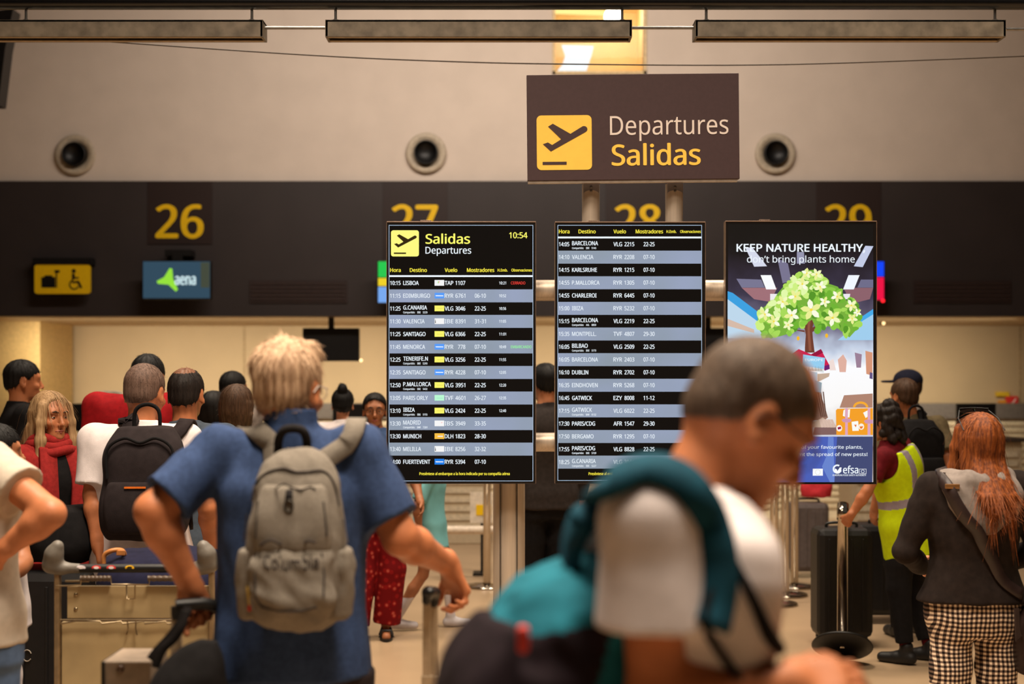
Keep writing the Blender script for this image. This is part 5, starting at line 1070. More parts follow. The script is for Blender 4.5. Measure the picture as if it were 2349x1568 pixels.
# ---- black backpack of the white polo man
def simple_pack(label, r, w_, dp, hgt, zc, m, m2, name='backpack', tag_m=None, dx=0.0, h=.008):
    sc = r['sc']; R3 = r['Rw']; base = r['loc'] + R3 @ Vector((dx, -.16 - dp / 2 + .02, 0)) + Vector((0, 0, zc))
    t_ = thing(name, label, 'backpack', base, math.atan2(R3[1][0], R3[0][0]), None); s = SDF()
    s.loft([(0, 0, 0, w_ * .44, dp * .40), (.03, 0, 0, w_ * .5, dp * .5), (hgt * .5, 0, 0, w_ * .5, dp * .5), (hgt * .85, 0, .01, w_ * .46, dp * .42), (hgt, 0, .03, w_ * .34, dp * .26)], (0, 0, 0), None, 3.2); s.disp.append((.004, lambda x, y, z: vnoise(x * 20, y * 20, z * 12)))
    V, Q = s.mesh(h); np_obj('main_compartment', V, Q, [m], t_)
    s = SDF(); s.loft([(.03, 0, 0, w_ * .38, .02), (.06, 0, 0, w_ * .41, .03), (hgt * .45, 0, 0, w_ * .41, .03), (hgt * .52, 0, 0, w_ * .38, .02)], (0, -dp * .5, 0), None, 3.2); V, Q = s.mesh(h); np_obj('front_pocket', V, Q, [m], t_)
    b = MB(); y = -dp * .5 - .004; b.tube(catmull([(-w_ * .40, y + .01, hgt * .55), (-w_ * .40, y + .012, hgt * .80), (-w_ * .2, y + .02, hgt * .90), (0, y + .016, hgt * .86), (w_ * .2, y + .02, hgt * .90), (w_ * .40, y + .012, hgt * .80), (w_ * .40, y + .01, hgt * .55)], 5), .006, m2, 8); b.build('piping', t_)
    b = MB(); b.tube(catmull([(-.05, dp * .3, hgt - .02), (-.045, dp * .3, hgt + .06), (0, dp * .3, hgt + .085), (.045, dp * .3, hgt + .06), (.05, dp * .3, hgt - .02)], 5), .008, m2, 8); b.build('grab_handle', t_)
    if tag_m: b = MB(); b.box((-w_ * .16, y - .03, hgt * .47), (w_ * .10, y - .024, hgt * .485), tag_m); b.build('logo_tab', t_)
    tr = bvh((r['topV'][0], r['topV'][1])); off = Vector((dx, -.16 - dp / 2 + .02, zc))
    for g in (-1, 1):
        pts = [Vector((dx + g * w_ * .30, -.15, zc + hgt - .02)), Vector((dx + g * .115, -.10, zc + hgt + .07)), Vector((dx + g * .125, 0, 1.50 * sc)), Vector((dx + g * .13, .10, 1.40 * sc)), Vector((dx + g * .13, .14, 1.22 * sc)), Vector((dx + g * .19, .04, 1.06 * sc))]
        b = strap_on(tr, pts, .06, .012, m, .004); b.build('shoulder_strap', t_, off=off)
    return t_
C_pk = cloth('charcoal_nylon', (40, 33, 34), .12); C_pb = cloth('black_nylon', (18, 16, 17), .2)
simple_pack('black backpack with orange tab on the white polo man\'s back', whitepolo, .31, .17, .44, .995, C_pk, C_pb, tag_m=mat('orange_tab', (220, 110, 30), .5), dx=.06)
simple_pack('black backpack on the khaki tee man\'s back', khaki, .29, .16, .48, .90, C_pb, C_pb, dx=-.07, h=.010)

# ---- teal backpack of the passing man
C_teal = cloth('teal_nylon', (26, 98, 114), .15, scale=14); C_ink = cloth('ink_black_nylon', (28, 18, 24), .2); C_dteal = cloth('deep_teal', (16, 62, 78), .15)
tf = bvh(world_v(fgm, fgm['topV']))
Rp = Matrix.Rotation(R_(-74), 3, 'Z'); Rl = Rp @ Matrix.Rotation(R_(-14), 3, 'X'); Rn = np.array(Rl)
tc_ = P(1306, 1500, 2.05)
tk = thing('backpack', 'teal and black backpack on the passing man in the white tee', 'backpack', tuple(tc_ - Vector((0, 0, .24)))); to = tk.location.copy()
s = SDF(); s.loft([(-.25, 0, 0, .10, .085), (-.22, 0, 0, .14, .115), (-.08, 0, 0, .152, .125), (.04, 0, .0, .148, .115), (.10, 0, .02, .135, .09), (.145, 0, .055, .10, .05), (.165, 0, .075, .06, .025)], tuple(tc_), Rn, 2.8)
s.disp += [(.014, lambda x, y, z: vnoise(x * 13, y * 13, z * 11)), (.007, lambda x, y, z: vnoise(x * 30 + z * 18, y * 30, z * 26))]
def pack_mi(x, y, z):
    q_ = [x - tc_[0], y - tc_[1], z - tc_[2]]; l = [Rn[0, i] * q_[0] + Rn[1, i] * q_[1] + Rn[2, i] * q_[2] for i in range(3)]
    r = np.zeros(x.shape, int); r[(l[2] < .075 + .5 * l[1]) & (l[1] < -.005)] = 1; r[(l[1] > .055) | (l[2] < -.10)] = 2; r[l[2] < -.16] = 1; return r
sdf_obj(s, .005, 'main_compartment', [C_teal, C_ink, C_dteal], tk, to, pack_mi)
s = SDF(); s.loft([(-.20, 0, 0, .10, .03), (-.15, 0, 0, .12, .045), (-.02, 0, 0, .118, .045), (.03, 0, .01, .10, .03)], tuple(Vector(tc_) + Rl @ Vector((0, -.115, 0))), Rn, 3); s.disp.append((.006, lambda x, y, z: vnoise(x * 20, y * 20, z * 14))); sdf_obj(s, .005, 'front_pocket', C_ink, tk, to)
s = SDF(); s.loft([(-.2, 0, 0, .02, .04), (-.12, 0, 0, .026, .052), (-.05, 0, 0, .024, .05), (-.03, 0, 0, .014, .045)], tuple(Vector(tc_) + Rl @ Vector((.140, .045, 0))), Rn, 2.6); sdf_obj(s, .005, 'side_pocket', C_dteal, tk, to)
b = MB(); cp_ = Vector((0, 0, CAM_Z)); q0 = cp_ + (P(1200, 1465, 2.05) - cp_) * .915; b.box(q0 - Vector((.008, .012, .018)), q0 + Vector((.008, .012, .018)), mat('red_patch', (176, 40, 30), .6), .006); b.build('red_tab', tk, off=to)
pts = [P(*q_) for q_ in ((1318, 1300, 2.02), (1330, 1225, 2.00), (1385, 1135, 1.99), (1470, 1084, 1.985), (1550, 1098, 1.97), (1608, 1160, 1.95), (1640, 1250, 1.94), (1646, 1340, 1.94), (1628, 1440, 1.93))]
ps = catmull(pts, 6); cp = Vector((0, 0, CAM_Z))
for i in range(8, len(ps)):                                   # lie on the chest of the shirt
    dr = (ps[i] - cp).normalized(); r = tf.ray_cast(cp, dr)
    if r[0]: ps[i] = r[0] - dr * .008
nr = [Vector((-.6, -.45, .6)).lerp(Vector((-.1, -.5, .85)), min(1, i / 18)).lerp(Vector((.25, -.95, .15)), max(0, min(1, (i - 18) / 14))) for i in range(len(ps))]
b = MB(); b.ribbon(ps, nr, .052, .014, C_dteal); b.build('shoulder_strap', tk, off=to)
pts = [(1380, 1262, 2.14), (1400, 1150, 2.16), (1500, 1085, 2.2), (1600, 1120, 2.25), (1690, 1240, 2.2), (1720, 1400, 2.2)]
strap_on(tf, [P(*q_) for q_ in pts], .058, .014, C_dteal, .004).build('shoulder_strap', tk, off=to)
def on_shirt(pts, off):
    out = []
    for q_ in catmull([P(*v) for v in pts], 6):
        dr = (q_ - cp).normalized(); r = tf.ray_cast(cp, dr); out.append(r[0] - dr * off if r[0] else q_)
    return [out[0]] + [(out[i - 1] + out[i] * 2 + out[i + 1]) / 4 for i in range(1, len(out) - 1)] + [out[-1]]
b = MB(); ps = on_shirt(((1650, 1225, 1.90), (1690, 1300, 1.92), (1735, 1390, 1.95), (1762, 1450, 1.96), (1786, 1486, 1.97)), .012); b.tube(ps, [.0045 + .006 * min(1, i / 18) for i in range(len(ps))], C_pb, 10); b.build('loose_strap_end', tk, off=to)
b = MB(); b.tube(on_shirt(((1640, 1330, 1.90), (1620, 1390, 1.90), (1624, 1450, 1.90), (1676, 1530, 1.90), (1716, 1580, 1.92)), .010), .0065, C_pb, 10); b.build('waist_cord', tk, off=to)

# ---- luggage trolley
dT = 4.75
def tx(px): return X(px, dT)
def tz(py): return Zh(py, dT)
M_tr = mat('tan_painted_steel', (150, 126, 94), .4, .5, var=.15); M_bd = mat('beige_trolley_board', (168, 146, 106), .6, var=.10, scale=9); M_bump = mat('grey_bumper', (104, 98, 90), .5); M_wire = mat('steel_wire', (150, 132, 104), .3, .85)
tr_ = thing('luggage_trolley', 'airport luggage trolley with grey corner horns and beige panels left of the older man', 'trolley', (tx(305), dT + .4, 0)); ro = tr_.location.copy()
def tpart(b, n): return b.build(n, tr_, off=ro)
for px, g in ((120, 1), (478, -1)):
    s = SDF(); s.chain([tuple(P(px + g * 60, 1303, dT)), tuple(P(px + g * 18, 1302, dT)), tuple(P(px - 2 * g, 1294, dT)), tuple(P(px + 4 * g, 1270, dT - .01)), tuple(P(px + 12 * g, 1252, dT - .015))], [.016, .020, .026, .027, .020], .02)
    V, Q = s.mesh(.005); np_obj('corner_horn', V - np.array(ro), Q, [M_bump], tr_)
b = MB(); b.tube([P(150, 1303, dT), P(448, 1303, dT)], .0145, M_black, 16); hb = tpart(b, 'handle_bar')
for px, c in ((189, (222, 214, 220)), (224, (206, 60, 60)), (258, (206, 60, 60)), (300, (230, 180, 40))):
    b = MB(); cc = P(px, 1300, dT); b.add([cc + Vector((.0155 * math.cos(t), -.0145 * math.cos(.55 * math.sin(t)) - .0006, .0145 * math.sin(.55 * math.sin(t)))) for t in np.linspace(0, 2 * math.pi, 18)[:-1]], [list(range(17))], mat('sticker_%d_%d' % c[:2], c, .4)); b.add([cc + Vector((.009 * math.cos(t), -.0154, .0045 * math.sin(t))) for t in np.linspace(0, 2 * math.pi, 14)[:-1]], [list(range(13))], mat('sticker_dark' if c[0] > 225 else 'sticker_pale', (50, 40, 20) if c[0] > 225 else (232, 222, 222), .4)); tpart(b, 'round_sticker')
for px in (132, 485): b = MB(); b.box((tx(px - 6), dT - .012, .12), (tx(px + 6), dT + .018, tz(1308)), M_tr, .004); tpart(b, 'upright')
b = MB(); b.tube([P(150, 1332, dT - .01), P(205, 1332, dT - .01)], .004, M_wire, 8)
for xa, xb in ((185, 255), (340, 440)): b.tube([P(q_, 1326, dT - .015) for q_ in np.linspace(xa, xb, 24)], [.009 if i % 3 else .011 for i in range(24)], mat('grip_brown', (74, 58, 44), .45), 10)
for pts in (((253, 1322), (256, 1340), (342, 1340), (344, 1322)), ((290, 1340), (291, 1373), (309, 1373), (310, 1340)), ((128, 1343), (150, 1343), (185, 1340), (187, 1322)), ((455, 1343), (480, 1343), (480, 1424), (440, 1424))): b.tube([P(a, c, dT - .02) for a, c in pts], .0028, M_wire, 8)
tpart(b, 'brake_lever')
b = MB(); b.box((tx(153), dT + .004, tz(1418)), (tx(478), dT + .02, tz(1344)), M_bd, .002)
for a, c in ((174, 1363), (174, 1396), (460, 1363)): b.lathe([(0, -.004), (.006, -.003), (.007, 0)], P(a, c, dT + .004), M_wire, 10, 'y')
tpart(b, 'upper_panel')
b = MB()
for pts in (((138, 1421), (480, 1421)), ((140, 1430), (175, 1424), (230, 1424), (234, 1430), (278, 1424), (282, 1430), (330, 1424), (332, 1430), (380, 1424), (384, 1430), (440, 1424)), ((292, 1421), (294, 1440), (290, 1455), (294, 1440)), ((312, 1421), (311, 1440), (314, 1456))): b.tube([P(a, c, dT - .015) for a, c in pts], .0028, M_wire, 8)
tpart(b, 'wire_rack')
b = MB(); b.box((tx(140), dT + .004, .20), (tx(484), dT + .02, tz(1426)), M_bd, .003); tpart(b, 'lower_panel')
b = MB(); b.box((tx(140), dT, .14), (tx(484), dT + .60, .17), M_tr, .006); b.box((tx(250), dT + .56, .14), (tx(370), dT + .62, .34), M_tr, .006); tpart(b, 'deck')
for px, yy in ((150, .05), (470, .05), (310, .52)): b = MB(); b.lathe([(0, -.02), (.06, -.02), (.065, 0), (.06, .02), (0, .02)], (tx(px), dT + yy + .03, .065), M_black, 20, 'x'); b.box((tx(px) - .03, dT + yy + .01, .08), (tx(px) + .03, dT + yy + .05, .145), M_tr); tpart(b, 'wheel')
# navy holdall with tan handles riding on the trolley
C_nv = cloth('navy_canvas', (24, 24, 46), .15); C_tan = mat('tan_leather', (176, 112, 58), .5)
nb = thing('holdall', 'navy canvas holdall with tan leather handle lying on the trolley', 'bag', (tx(330), dT + .33, .55)); no = nb.location.copy()
s = SDF(); s.loft([(0, 0, 0, .19, .17), (.05, 0, 0, .215, .20), (.25, 0, 0, .218, .20), (.40, 0, 0, .215, .18), (.445, .0, 0, .19, .12), (.465, .0, 0, .15, .06)], (tx(330), dT + .33, .55), None, 3); s.disp.append((.014, lambda x, y, z: vnoise(x * 9, y * 9, z * 9))); sdf_obj(s, .010, 'body', C_nv, nb, no)
b = MB(); b.tube(catmull([P(238, 1292, dT + .2), P(240, 1272, dT + .2), P(258, 1262, dT + .2), P(280, 1262, dT + .22), P(286, 1272, dT + .24)], 5), .008, C_tan, 8); b.build('carry_handle', nb, off=no)
b = MB(); b.box(P(266, 1274, dT + .2), P(288, 1260, dT + .21), C_tan, .003); b.build('leather_tab', nb, off=no)
ub = thing('suitcase', 'dark suitcase lying flat on the trolley deck under the holdall', 'suitcase', (tx(312), dT + .31, .17)); uo = ub.location.copy()
b = MB(); b.box((tx(165), dT + .06, .172), (tx(465), dT + .56, .540), mat('navy_case', (24, 24, 34), .5), .05); b.build('shell', ub, off=uo)
b = MB(); b.tube(catmull([(tx(270), dT + .06, .36), (tx(275), dT + .03, .36), (tx(345), dT + .03, .36), (tx(350), dT + .06, .36)], 4), .008, M_black, 8); b.build('carry_handle', ub, off=uo)

# ---- wheeled cases of the older man
def case_box(label, cx, cy, w_, dp, hh, m, rz=0, name='suitcase', pole=None, group=None):
    r = thing(name, label, 'suitcase', (cx, cy, 0), rz, group); b = MB(); b.box((-w_ / 2, -dp / 2, .055), (w_ / 2, dp / 2, hh), m, .04); b.build('shell', r)
    b = MB()
    for k in (-.3, -.1, .1, .3): b.box((w_ * k - .006, -dp / 2 - .005, .1), (w_ * k + .006, -dp / 2 + .003, hh - .06), m, .003)
    b.build('rib_trim', r)
    for gx in (-1, 1):
        for gy in (-1, 1): b = MB(); b.lathe([(0, -.012), (.024, -.012), (.027, 0), (.024, .012), (0, .012)], (gx * (w_ / 2 - .05), gy * (dp / 2 - .045), .027), M_black, 14, 'x'); b.box((gx * (w_ / 2 - .05) - .018, gy * (dp / 2 - .045) - .012, .03), (gx * (w_ / 2 - .05) + .018, gy * (dp / 2 - .045) + .012, .06), M_black); b.build('wheel', r)
    b = MB(); b.tube(catmull([(-.09, 0, hh - .005), (-.08, 0, hh + .025), (.08, 0, hh + .025), (.09, 0, hh - .005)], 4), .009, M_black, 8); b.build('carry_handle', r)
    return r
M_pole = mat('suitcase_pole', (176, 156, 130), .35, .35)
def tele(r, xs, y, z0, z1, grip):
    b = MB()
    for x in xs: b.box((x - .0085, y - .006, z0), (x + .0085, y + .006, z1), M_pole, .002)
    b.build('telescopic_pole', r); b = MB(); b.box(*grip, M_black, .006); b.build('pull_grip', r)
sR = case_box('dark cabin suitcase with raised twin-pole handle right of the older man', X(985, 3.6), 3.72, .24, .38, .62, mat('charcoal_case', (34, 32, 34), .5), R_(2))
b = MB()
for px, dd in ((975, 3.60), (994, 3.66)): b.box((X(px, dd) - .010, dd - .007, .60), (X(px, dd) + .010, dd + .007, Zh(1368, dd)), M_pole, .002); b.box((X(px, dd) - .013, dd - .010, .60), (X(px, dd) + .013, dd + .010, Zh(1548, dd)), M_pole, .002)
b.build('telescopic_pole', sR, off=sR.location)
s = SDF(); s.chain([tuple(P(981, 1358, 3.56)), tuple(P(986, 1358, 3.68))], [.013, .013], .01); s.cone(tuple(P(977, 1358, 3.60)), tuple(P(975, 1378, 3.60)), .012, .012, .01); s.cone(tuple(P(995, 1360, 3.66)), tuple(P(994, 1384, 3.66)), .013, .012, .01); s.cone(tuple(P(977, 1357, 3.60)), tuple(P(996, 1358, 3.66)), .013, .013, .01)
V, Q = s.mesh(.004); np_obj('pull_grip', V - np.array(sR.location), Q, [M_black], sR)
sL = case_box('dark suitcase with one raised pole gripped in the older man\'s left hand', X(405, 3.5), 3.45, .30, .24, .60, mat('ink_case', (26, 24, 27), .5))
b = MB(); b.box((X(405, 3.5) - .013, 3.49, .58), (X(405, 3.5) + .013, 3.51, Zh(1412, 3.5)), M_pole, .003); b.build('telescopic_pole', sL, off=sL.location)
b = MB(); b.tube(catmull([P(403, 1388, 3.50), P(430, 1386, 3.51), P(470, 1384, 3.53), P(498, 1390, 3.55)], 4), .016, M_black, 12); b.tube([P(405, 1390, 3.5), P(405, 1420, 3.5)], .014, M_black, 10); b.build('pull_grip', sL, off=sL.location)
b = MB()
for pts in ([(432, 1392, 3.47), (420, 1420, 3.46), (390, 1460, 3.46), (362, 1490, 3.46), (345, 1512, 3.46)], [(426, 1398, 3.45), (416, 1435, 3.44), (400, 1462, 3.44), (372, 1490, 3.44), (356, 1530, 3.44)]): b.ribbon(catmull([P(*q_) for q_ in pts], 5), [(0, -1, .1)] * 21, .022, .003, M_strap)
tb_ = thing('shoulder_bag', 'black soft bag hanging by its strap from the older man\'s left hand', 'bag', tuple(P(430, 1690, 3.36))); b.build('carry_strap', tb_, off=tb_.location)
s = SDF(); c_ = P(425, 1600, 3.36); s.loft([(-.16, 0, 0, .07, .05), (-.10, 0, 0, .10, .07), (.02, .0, 0, .095, .07), (.09, .02, 0, .07, .04), (.145, .06, 0, .02, .015)], tuple(c_), None, 2.5); s.disp.append((.012, lambda x, y, z: vnoise(x * 14, y * 14, z * 14))); sdf_obj(s, .007, 'pouch', C_pb, tb_, tb_.location)
gx = thing('carton', 'grey carton with a small dark badge in front of the trolley', 'box', tuple(P(290, 1900, 3.62))); gx.location.z = 0
b = MB(); b.box((X(235, 3.62), 3.62, 0), (X(345, 3.62), 3.80, Zh(1516, 3.62)), mat('grey_carton', (128, 112, 96), .7), .004); b.build('body', gx, off=gx.location)
b = MB(); b.box((X(233, 3.62), 3.615, 0), (X(241, 3.62), 3.803, Zh(1517, 3.62)), M_black); b.build('edge_band', gx, off=gx.location)
b = MB(); b.lathe([(0, -.002), (.010, -.002), (.010, .001)], P(276, 1534, 3.618), mat('badge_brown', (66, 44, 30), .4), 16, 'y'); b.build('badge', gx, off=gx.location)

# ---- dark luggage at the left edge
M_bk = mat('black_case', (16, 14, 15), .5, var=.2)
cA = case_box('tall black suitcase with a pale ring mark left of the trolley', X(78, 5.6), 5.75, .46, .28, .86, M_bk)
b = MB(); b.tube([P(62 + 10 * math.cos(t), 1503 + 13 * math.sin(t), 5.606) for t in np.linspace(.6, 5.9, 16)], .0025, mat('pale_mark', (150, 140, 128), .5), 6); b.build('ring_mark', cA, off=cA.location)
db = thing('duffel_bag', 'black duffel bag on top of the tall black suitcase at the left', 'bag', (X(82, 5.6), 5.75, .892)); s = SDF(); s.loft([(0, 0, 0, .17, .12), (.05, 0, 0, .20, .14), (.15, 0, 0, .19, .13), (.21, 0, 0, .17, .11)], tuple(db.location), None, 4); s.disp.append((.012, lambda x, y, z: vnoise(x * 12, y * 12, z * 12))); sdf_obj(s, .009, 'body', C_pb, db, db.location)
b = MB(); b.tube(catmull([P(88, 1180, 5.62), P(92, 1160, 5.62), P(112, 1158, 5.62), P(120, 1180, 5.62)], 5), .007, M_strap, 8); b.build('carry_handle', db, off=db.location)
# ---- right side: barrier post pulled by the worker, cases, cluster of chrome posts
M_chr = mat('chrome', (190, 180, 166), .14, 1.0, var=.04)
def barrier(label, px, d, tilt=0, hgt=.96, group=None, head_=True):
    r = thing('barrier_post', label, 'barrier post', (X(px, d), d, 0), 0, group)
    if tilt: r.rotation_euler = (-R_(tilt), R_(10), 0)
    b = MB(); b.lathe([(.030, .02), (.030, hgt - .1), (.036, hgt - .1), (.036, hgt), (0, hgt)], (0, 0, 0), M_chr, 24); b.build('pole', r)
    b = MB(); b.lathe([(0, 0), (.165, 0), (.172, .006), (.165, .018), (.05, .03), (.03, .034)], (0, 0, 0), M_black if tilt else M_chr, 40); b.lathe([(0, -.008), (.012, -.008), (.014, .0)], (0, 0, 0), M_chr, 12); b.build('base_disc', r)
    b = MB(); b.box((-.012, -.045, hgt - .085), (.012, -.03, hgt - .02), M_black); b.build('belt_slot', r); return r
bp_ = barrier('chrome barrier post tilted on its black base, pulled by the vest worker', 1932, 8.1, 36); bp_.location.z = .10
for px, d, lab in ((1776, 10.3, 'left chrome barrier post of the cluster behind the passing man'), (1801, 10.75, 'middle chrome barrier post of the cluster behind the passing man'), (1823, 11.2, 'right chrome barrier post of the cluster behind the passing man'), (1117, 11.2, 'lone chrome barrier post beside the frame post under the first board')): barrier(lab, px, d, 0, .96, 'upright barrier posts')
case_box('large black suitcase behind the tilted barrier post', X(1930, 8.75), 8.75, .34, .26, .72, M_bk)
case_box('black suitcase standing under the middle board', X(1272, 8.9), 8.9, .40, .28, .82, M_bk)
case_box('grey suitcase between the barrier cluster and the big black suitcase', X(1852, 11.8), 11.8, .32, .24, .62, mat('mid_grey_case', (92, 82, 80), .5))
case_box('black suitcase standing behind the worker\'s legs', X(2026, 9.6), 9.6, .42, .28, .66, M_bk)
cb = thing('tote_bag', 'coral tote bag on top of the grey suitcase below the poster', 'bag', (X(1872, 11.8), 11.8, .665)); s = SDF(); s.loft([(0, 0, 0, .12, .07), (.06, 0, 0, .13, .08), (.17, .02, 0, .12, .05), (.21, .04, 0, .10, .02)], tuple(cb.location), None, 2.6); s.disp.append((.012, lambda x, y, z: vnoise(x * 16, y * 16, z * 16))); sdf_obj(s, .009, 'body', cloth('coral_tote', (214, 60, 70), .08), cb, cb.location)
b = MB(); b.tube(catmull([(X(1862, 11.8), 11.8, .83), (X(1864, 11.8), 11.8, .93), (X(1882, 11.8), 11.8, .93), (X(1886, 11.8), 11.8, .83)], 4), .007, C_pb, 8); b.build('carry_handle', cb, off=cb.location)
# ---- red-haired woman's sunglasses and shoulder bag
sg2 = thing('sunglasses', 'black sunglasses pushed up on the red-haired woman\'s head', 'sunglasses', tuple(ging['loc'] + ging['Rw'] @ Vector((ging['Hc'] + ging['Rh'] @ A(0, .06, .13)) * ging['sc'])), R_(4)); so2 = Vector((ging['Hc'] + ging['Rh'] @ A(0, .06, .13)) * ging['sc'])
k = lambda *v: Vector((ging['Hc'] + ging['Rh'] @ A(*v)) * ging['sc']) - so2
for g in (-1, 1):
    b = MB(); c0 = [k(g * .034 + .030 * math.cos(t), .060 + .014 * math.sin(t), .128 + .014 * math.sin(t)) for t in np.linspace(0, 2 * math.pi, 20)[:-1]]; b.add(c0 + [p_ + Vector((0, .003, 0)) for p_ in c0], [list(range(19))[::-1], list(range(19, 38))] + [[i, (i + 1) % 19, 19 + (i + 1) % 19, 19 + i] for i in range(19)], mat('dark_lens', (18, 12, 10), .1)); b.build('lens', sg2)
    b = MB(); b.tube([k(g * .066, .060, .128), k(g * .090, .015, .098), k(g * .092, -.045, .052)], .0022, M_black, 8); b.build('temple', sg2)
b = MB(); b.tube([k(-.066, .062, .135), k(-.01, .072, .138), k(.01, .072, .138), k(.066, .062, .135)], .0025, M_black, 8); b.build('bridge', sg2)
tg = bvh(world_v(ging, (np.concatenate([ging['topV'][0], V_hood]), np.concatenate([ging['topV'][1], Q_hood + len(ging['topV'][0])]))))
hb_ = thing('shoulder_bag', 'dark shoulder bag slung across the red-haired woman, bag at her right hip', 'bag', tuple(P(2352, 1450, 5.1))); ho = hb_.location.copy()
M_lea = mat('dark_leather', (40, 27, 25), .45, var=.2)
strap_on(tg, [P(*q_) for q_ in ((2160, 1080, 5.2), (2172, 1120, 5.05), (2200, 1170, 5.03), (2250, 1240, 5.02), (2300, 1310, 5.04), (2335, 1365, 5.12))], .045, .006, M_lea, .006).build('carry_strap', hb_, off=ho)
b = MB(); q0 = P(2184, 1108, 5.0); tq = snap(tg, q0, .012)[0]; b.box(tq - Vector((.026, .004, .008)), tq + Vector((.026, .004, .008)), mat('brass_buckle', (190, 140, 90), .3, .8), .002); b.build('buckle', hb_, off=ho)
s = SDF(); s.loft([(-.16, 0, 0, .05, .10), (-.10, 0, 0, .06, .12), (.04, 0, 0, .05, .115), (.08, 0, 0, .03, .09)], tuple(P(2362, 1440, 5.15)), None, 3); sdf_obj(s, .007, 'pouch', M_lea, hb_, ho)
b = MB()
for j in range(5): b.tube([P(2328 + j * 2, 1395, 5.06), P(2330 + j * 2, 1440, 5.06), P(2331 + j * 3, 1470 - j * 3, 5.06)], .004, M_lea, 6)
b.build('tassel', hb_, off=ho)
# ---- screens and signs on the fascia, counters, hanging monitor
def wall_screen(label, px0, py0, px1, py1, d, fn, group=None, cat='screen'):
    r = thing('counter_screen', label, cat, (X((px0 + px1) / 2, d), d, Zh(py1, d)), 0, group); b = MB(); b.box((X(px0, d), d - .03, Zh(py1, d)), (X(px1, d), d + .04, Zh(py0, d)), M_black, .006); b.build('housing', r, off=r.location)
    b = MB(); b.box((X((px0 + px1) / 2 - 12, d), d, Zh(py0, d)), (X((px0 + px1) / 2 + 12, d), d + .06, Zh(py0 - 22, d)), M_black); b.box((X((px0 + px1) / 2 - 30, d), d + .02, Zh(py0 - 12, d)), (X((px0 + px1) / 2 + 30, d), 14.988, Zh(py0 - 26, d)), M_black); b.build('bracket', r, off=r.location)
    b = MB(); fn(b, d - .031); b.build('display', r, off=r.location); return r
dS = 14.75
def q4(b, px0, py0, px1, py1, y, m, d=dS): b.poly([(X(px0, d), Zh(py1, d)), (X(px1, d), Zh(py1, d)), (X(px1, d), Zh(py0, d)), (X(px0, d), Zh(py0, d))], y, m)
def s26(b, y):
    q4(b, 330, 600, 483, 684, y, glow('teal_grey_screen', (52, 78, 96), .9)); q4(b, 462, 602, 482, 660, y - .001, glow('screen_olive_edge', (70, 76, 62), .9))
    f = lambda pts: [(X(a, dS), Zh(c, dS)) for a, c in pts]
    b.add([(a, y - .002, c) for a, c in f([(361, 645), (378, 636), (391, 615), (397, 617), (399, 640), (410, 664), (405, 669), (388, 653), (364, 651)])], [list(range(9))], glow('lime_star', (150, 226, 60), 1))
    text(b, 'aena', X(402, dS), X(451, dS), Zh(653, dS), .115, y - .002, glow('pale_lettering', (210, 236, 240), 1), .03)
wall_screen('small screen with a lime star logo below number 26', 328, 598, 485, 687, dS, s26, 'counter screens')
def s27(b, y):
    for a, c, col in ((600, 636, (40, 200, 80)), (638, 656, (240, 210, 40)), (658, 694, (120, 170, 240))): q4(b, 868, a, 1010, c, y, glow('sc_%d' % col[0], col, 1))
wall_screen('green, yellow and blue lit screen below number 27, mostly behind the first board', 866, 598, 1012, 696, dS, s27, 'counter screens')
def s29(b, y):
    q4(b, 1890, 600, 2026, 634, y, glow('sc_blue', (20, 70, 250), 1)); q4(b, 1890, 636, 2026, 688, y, glow('sc_red', (240, 20, 70), 1))
r29 = wall_screen('blue and red lit screen below number 29, mostly behind the poster', 1888, 598, 2028, 690, dS, s29, 'counter screens')
b = MB(); b.lathe([(0, -.01), (.018, -.01), (.018, .004)], (X(2023, dS), dS - .04, Zh(690, dS)), glow('red_led', (255, 30, 40), 2), 16, 'y'); b.build('status_lamp', r29, off=r29.location)
ys = thing('luggage_sign', 'small yellow sign with suitcase and wheelchair symbols left of number 26', 'sign', (X(146, 14.9), 14.9, Zh(674, 14.9))); yo = ys.location
b = MB(); b.prism(rrect(X(82, 14.9), Zh(674, 14.9), X(209, 14.9), Zh(607, 14.9), .03), 14.86, 14.90, M_yellow); b.build('panel', ys, off=yo)
b = MB(); b.box((X(78, 14.9), 14.85, Zh(607, 14.9)), (X(213, 14.9), 15.0, Zh(592, 14.9)), M_black); b.build('hood', ys, off=yo)
b = MB(); f_ = lambda a, c: (X(a, 14.9), Zh(c, 14.9)); yq = 14.857
b.poly([f_(98, 660), f_(130, 660), f_(130, 636), f_(98, 636)], yq, M_black); b.poly([f_(131, 660), f_(134, 660), f_(134, 622), f_(131, 622)], yq, M_black); b.poly([f_(128, 626), f_(140, 626), f_(140, 620), f_(128, 620)], yq, M_black); b.poly([f_(104, 636), f_(124, 636), f_(122, 632), f_(106, 632)], yq, M_black); b.build('suitcase_symbol', ys, off=yo)
b = MB(); b.poly([(X(172, 14.9) + .022 * math.cos(t), Zh(622, 14.9) + .022 * math.sin(t)) for t in np.linspace(0, 6, 14)], yq, M_black); b.poly([f_(168, 646), f_(184, 644), f_(192, 660), f_(187, 662), f_(180, 649), f_(168, 650), f_(168, 628), f_(174, 628), f_(175, 636), f_(184, 636), f_(184, 639), f_(174, 640)], yq, M_black)
ts = np.linspace(1.9, 5.9, 18); vs = [(X(173, 14.9) + r * math.cos(t), yq, Zh(653, 14.9) + r * math.sin(t)) for t in ts for r in (.040, .054)]; b.add(vs, [[2 * i, 2 * i + 1, 2 * i + 3, 2 * i + 2] for i in range(17)], M_black); b.build('wheelchair_symbol', ys, off=yo)
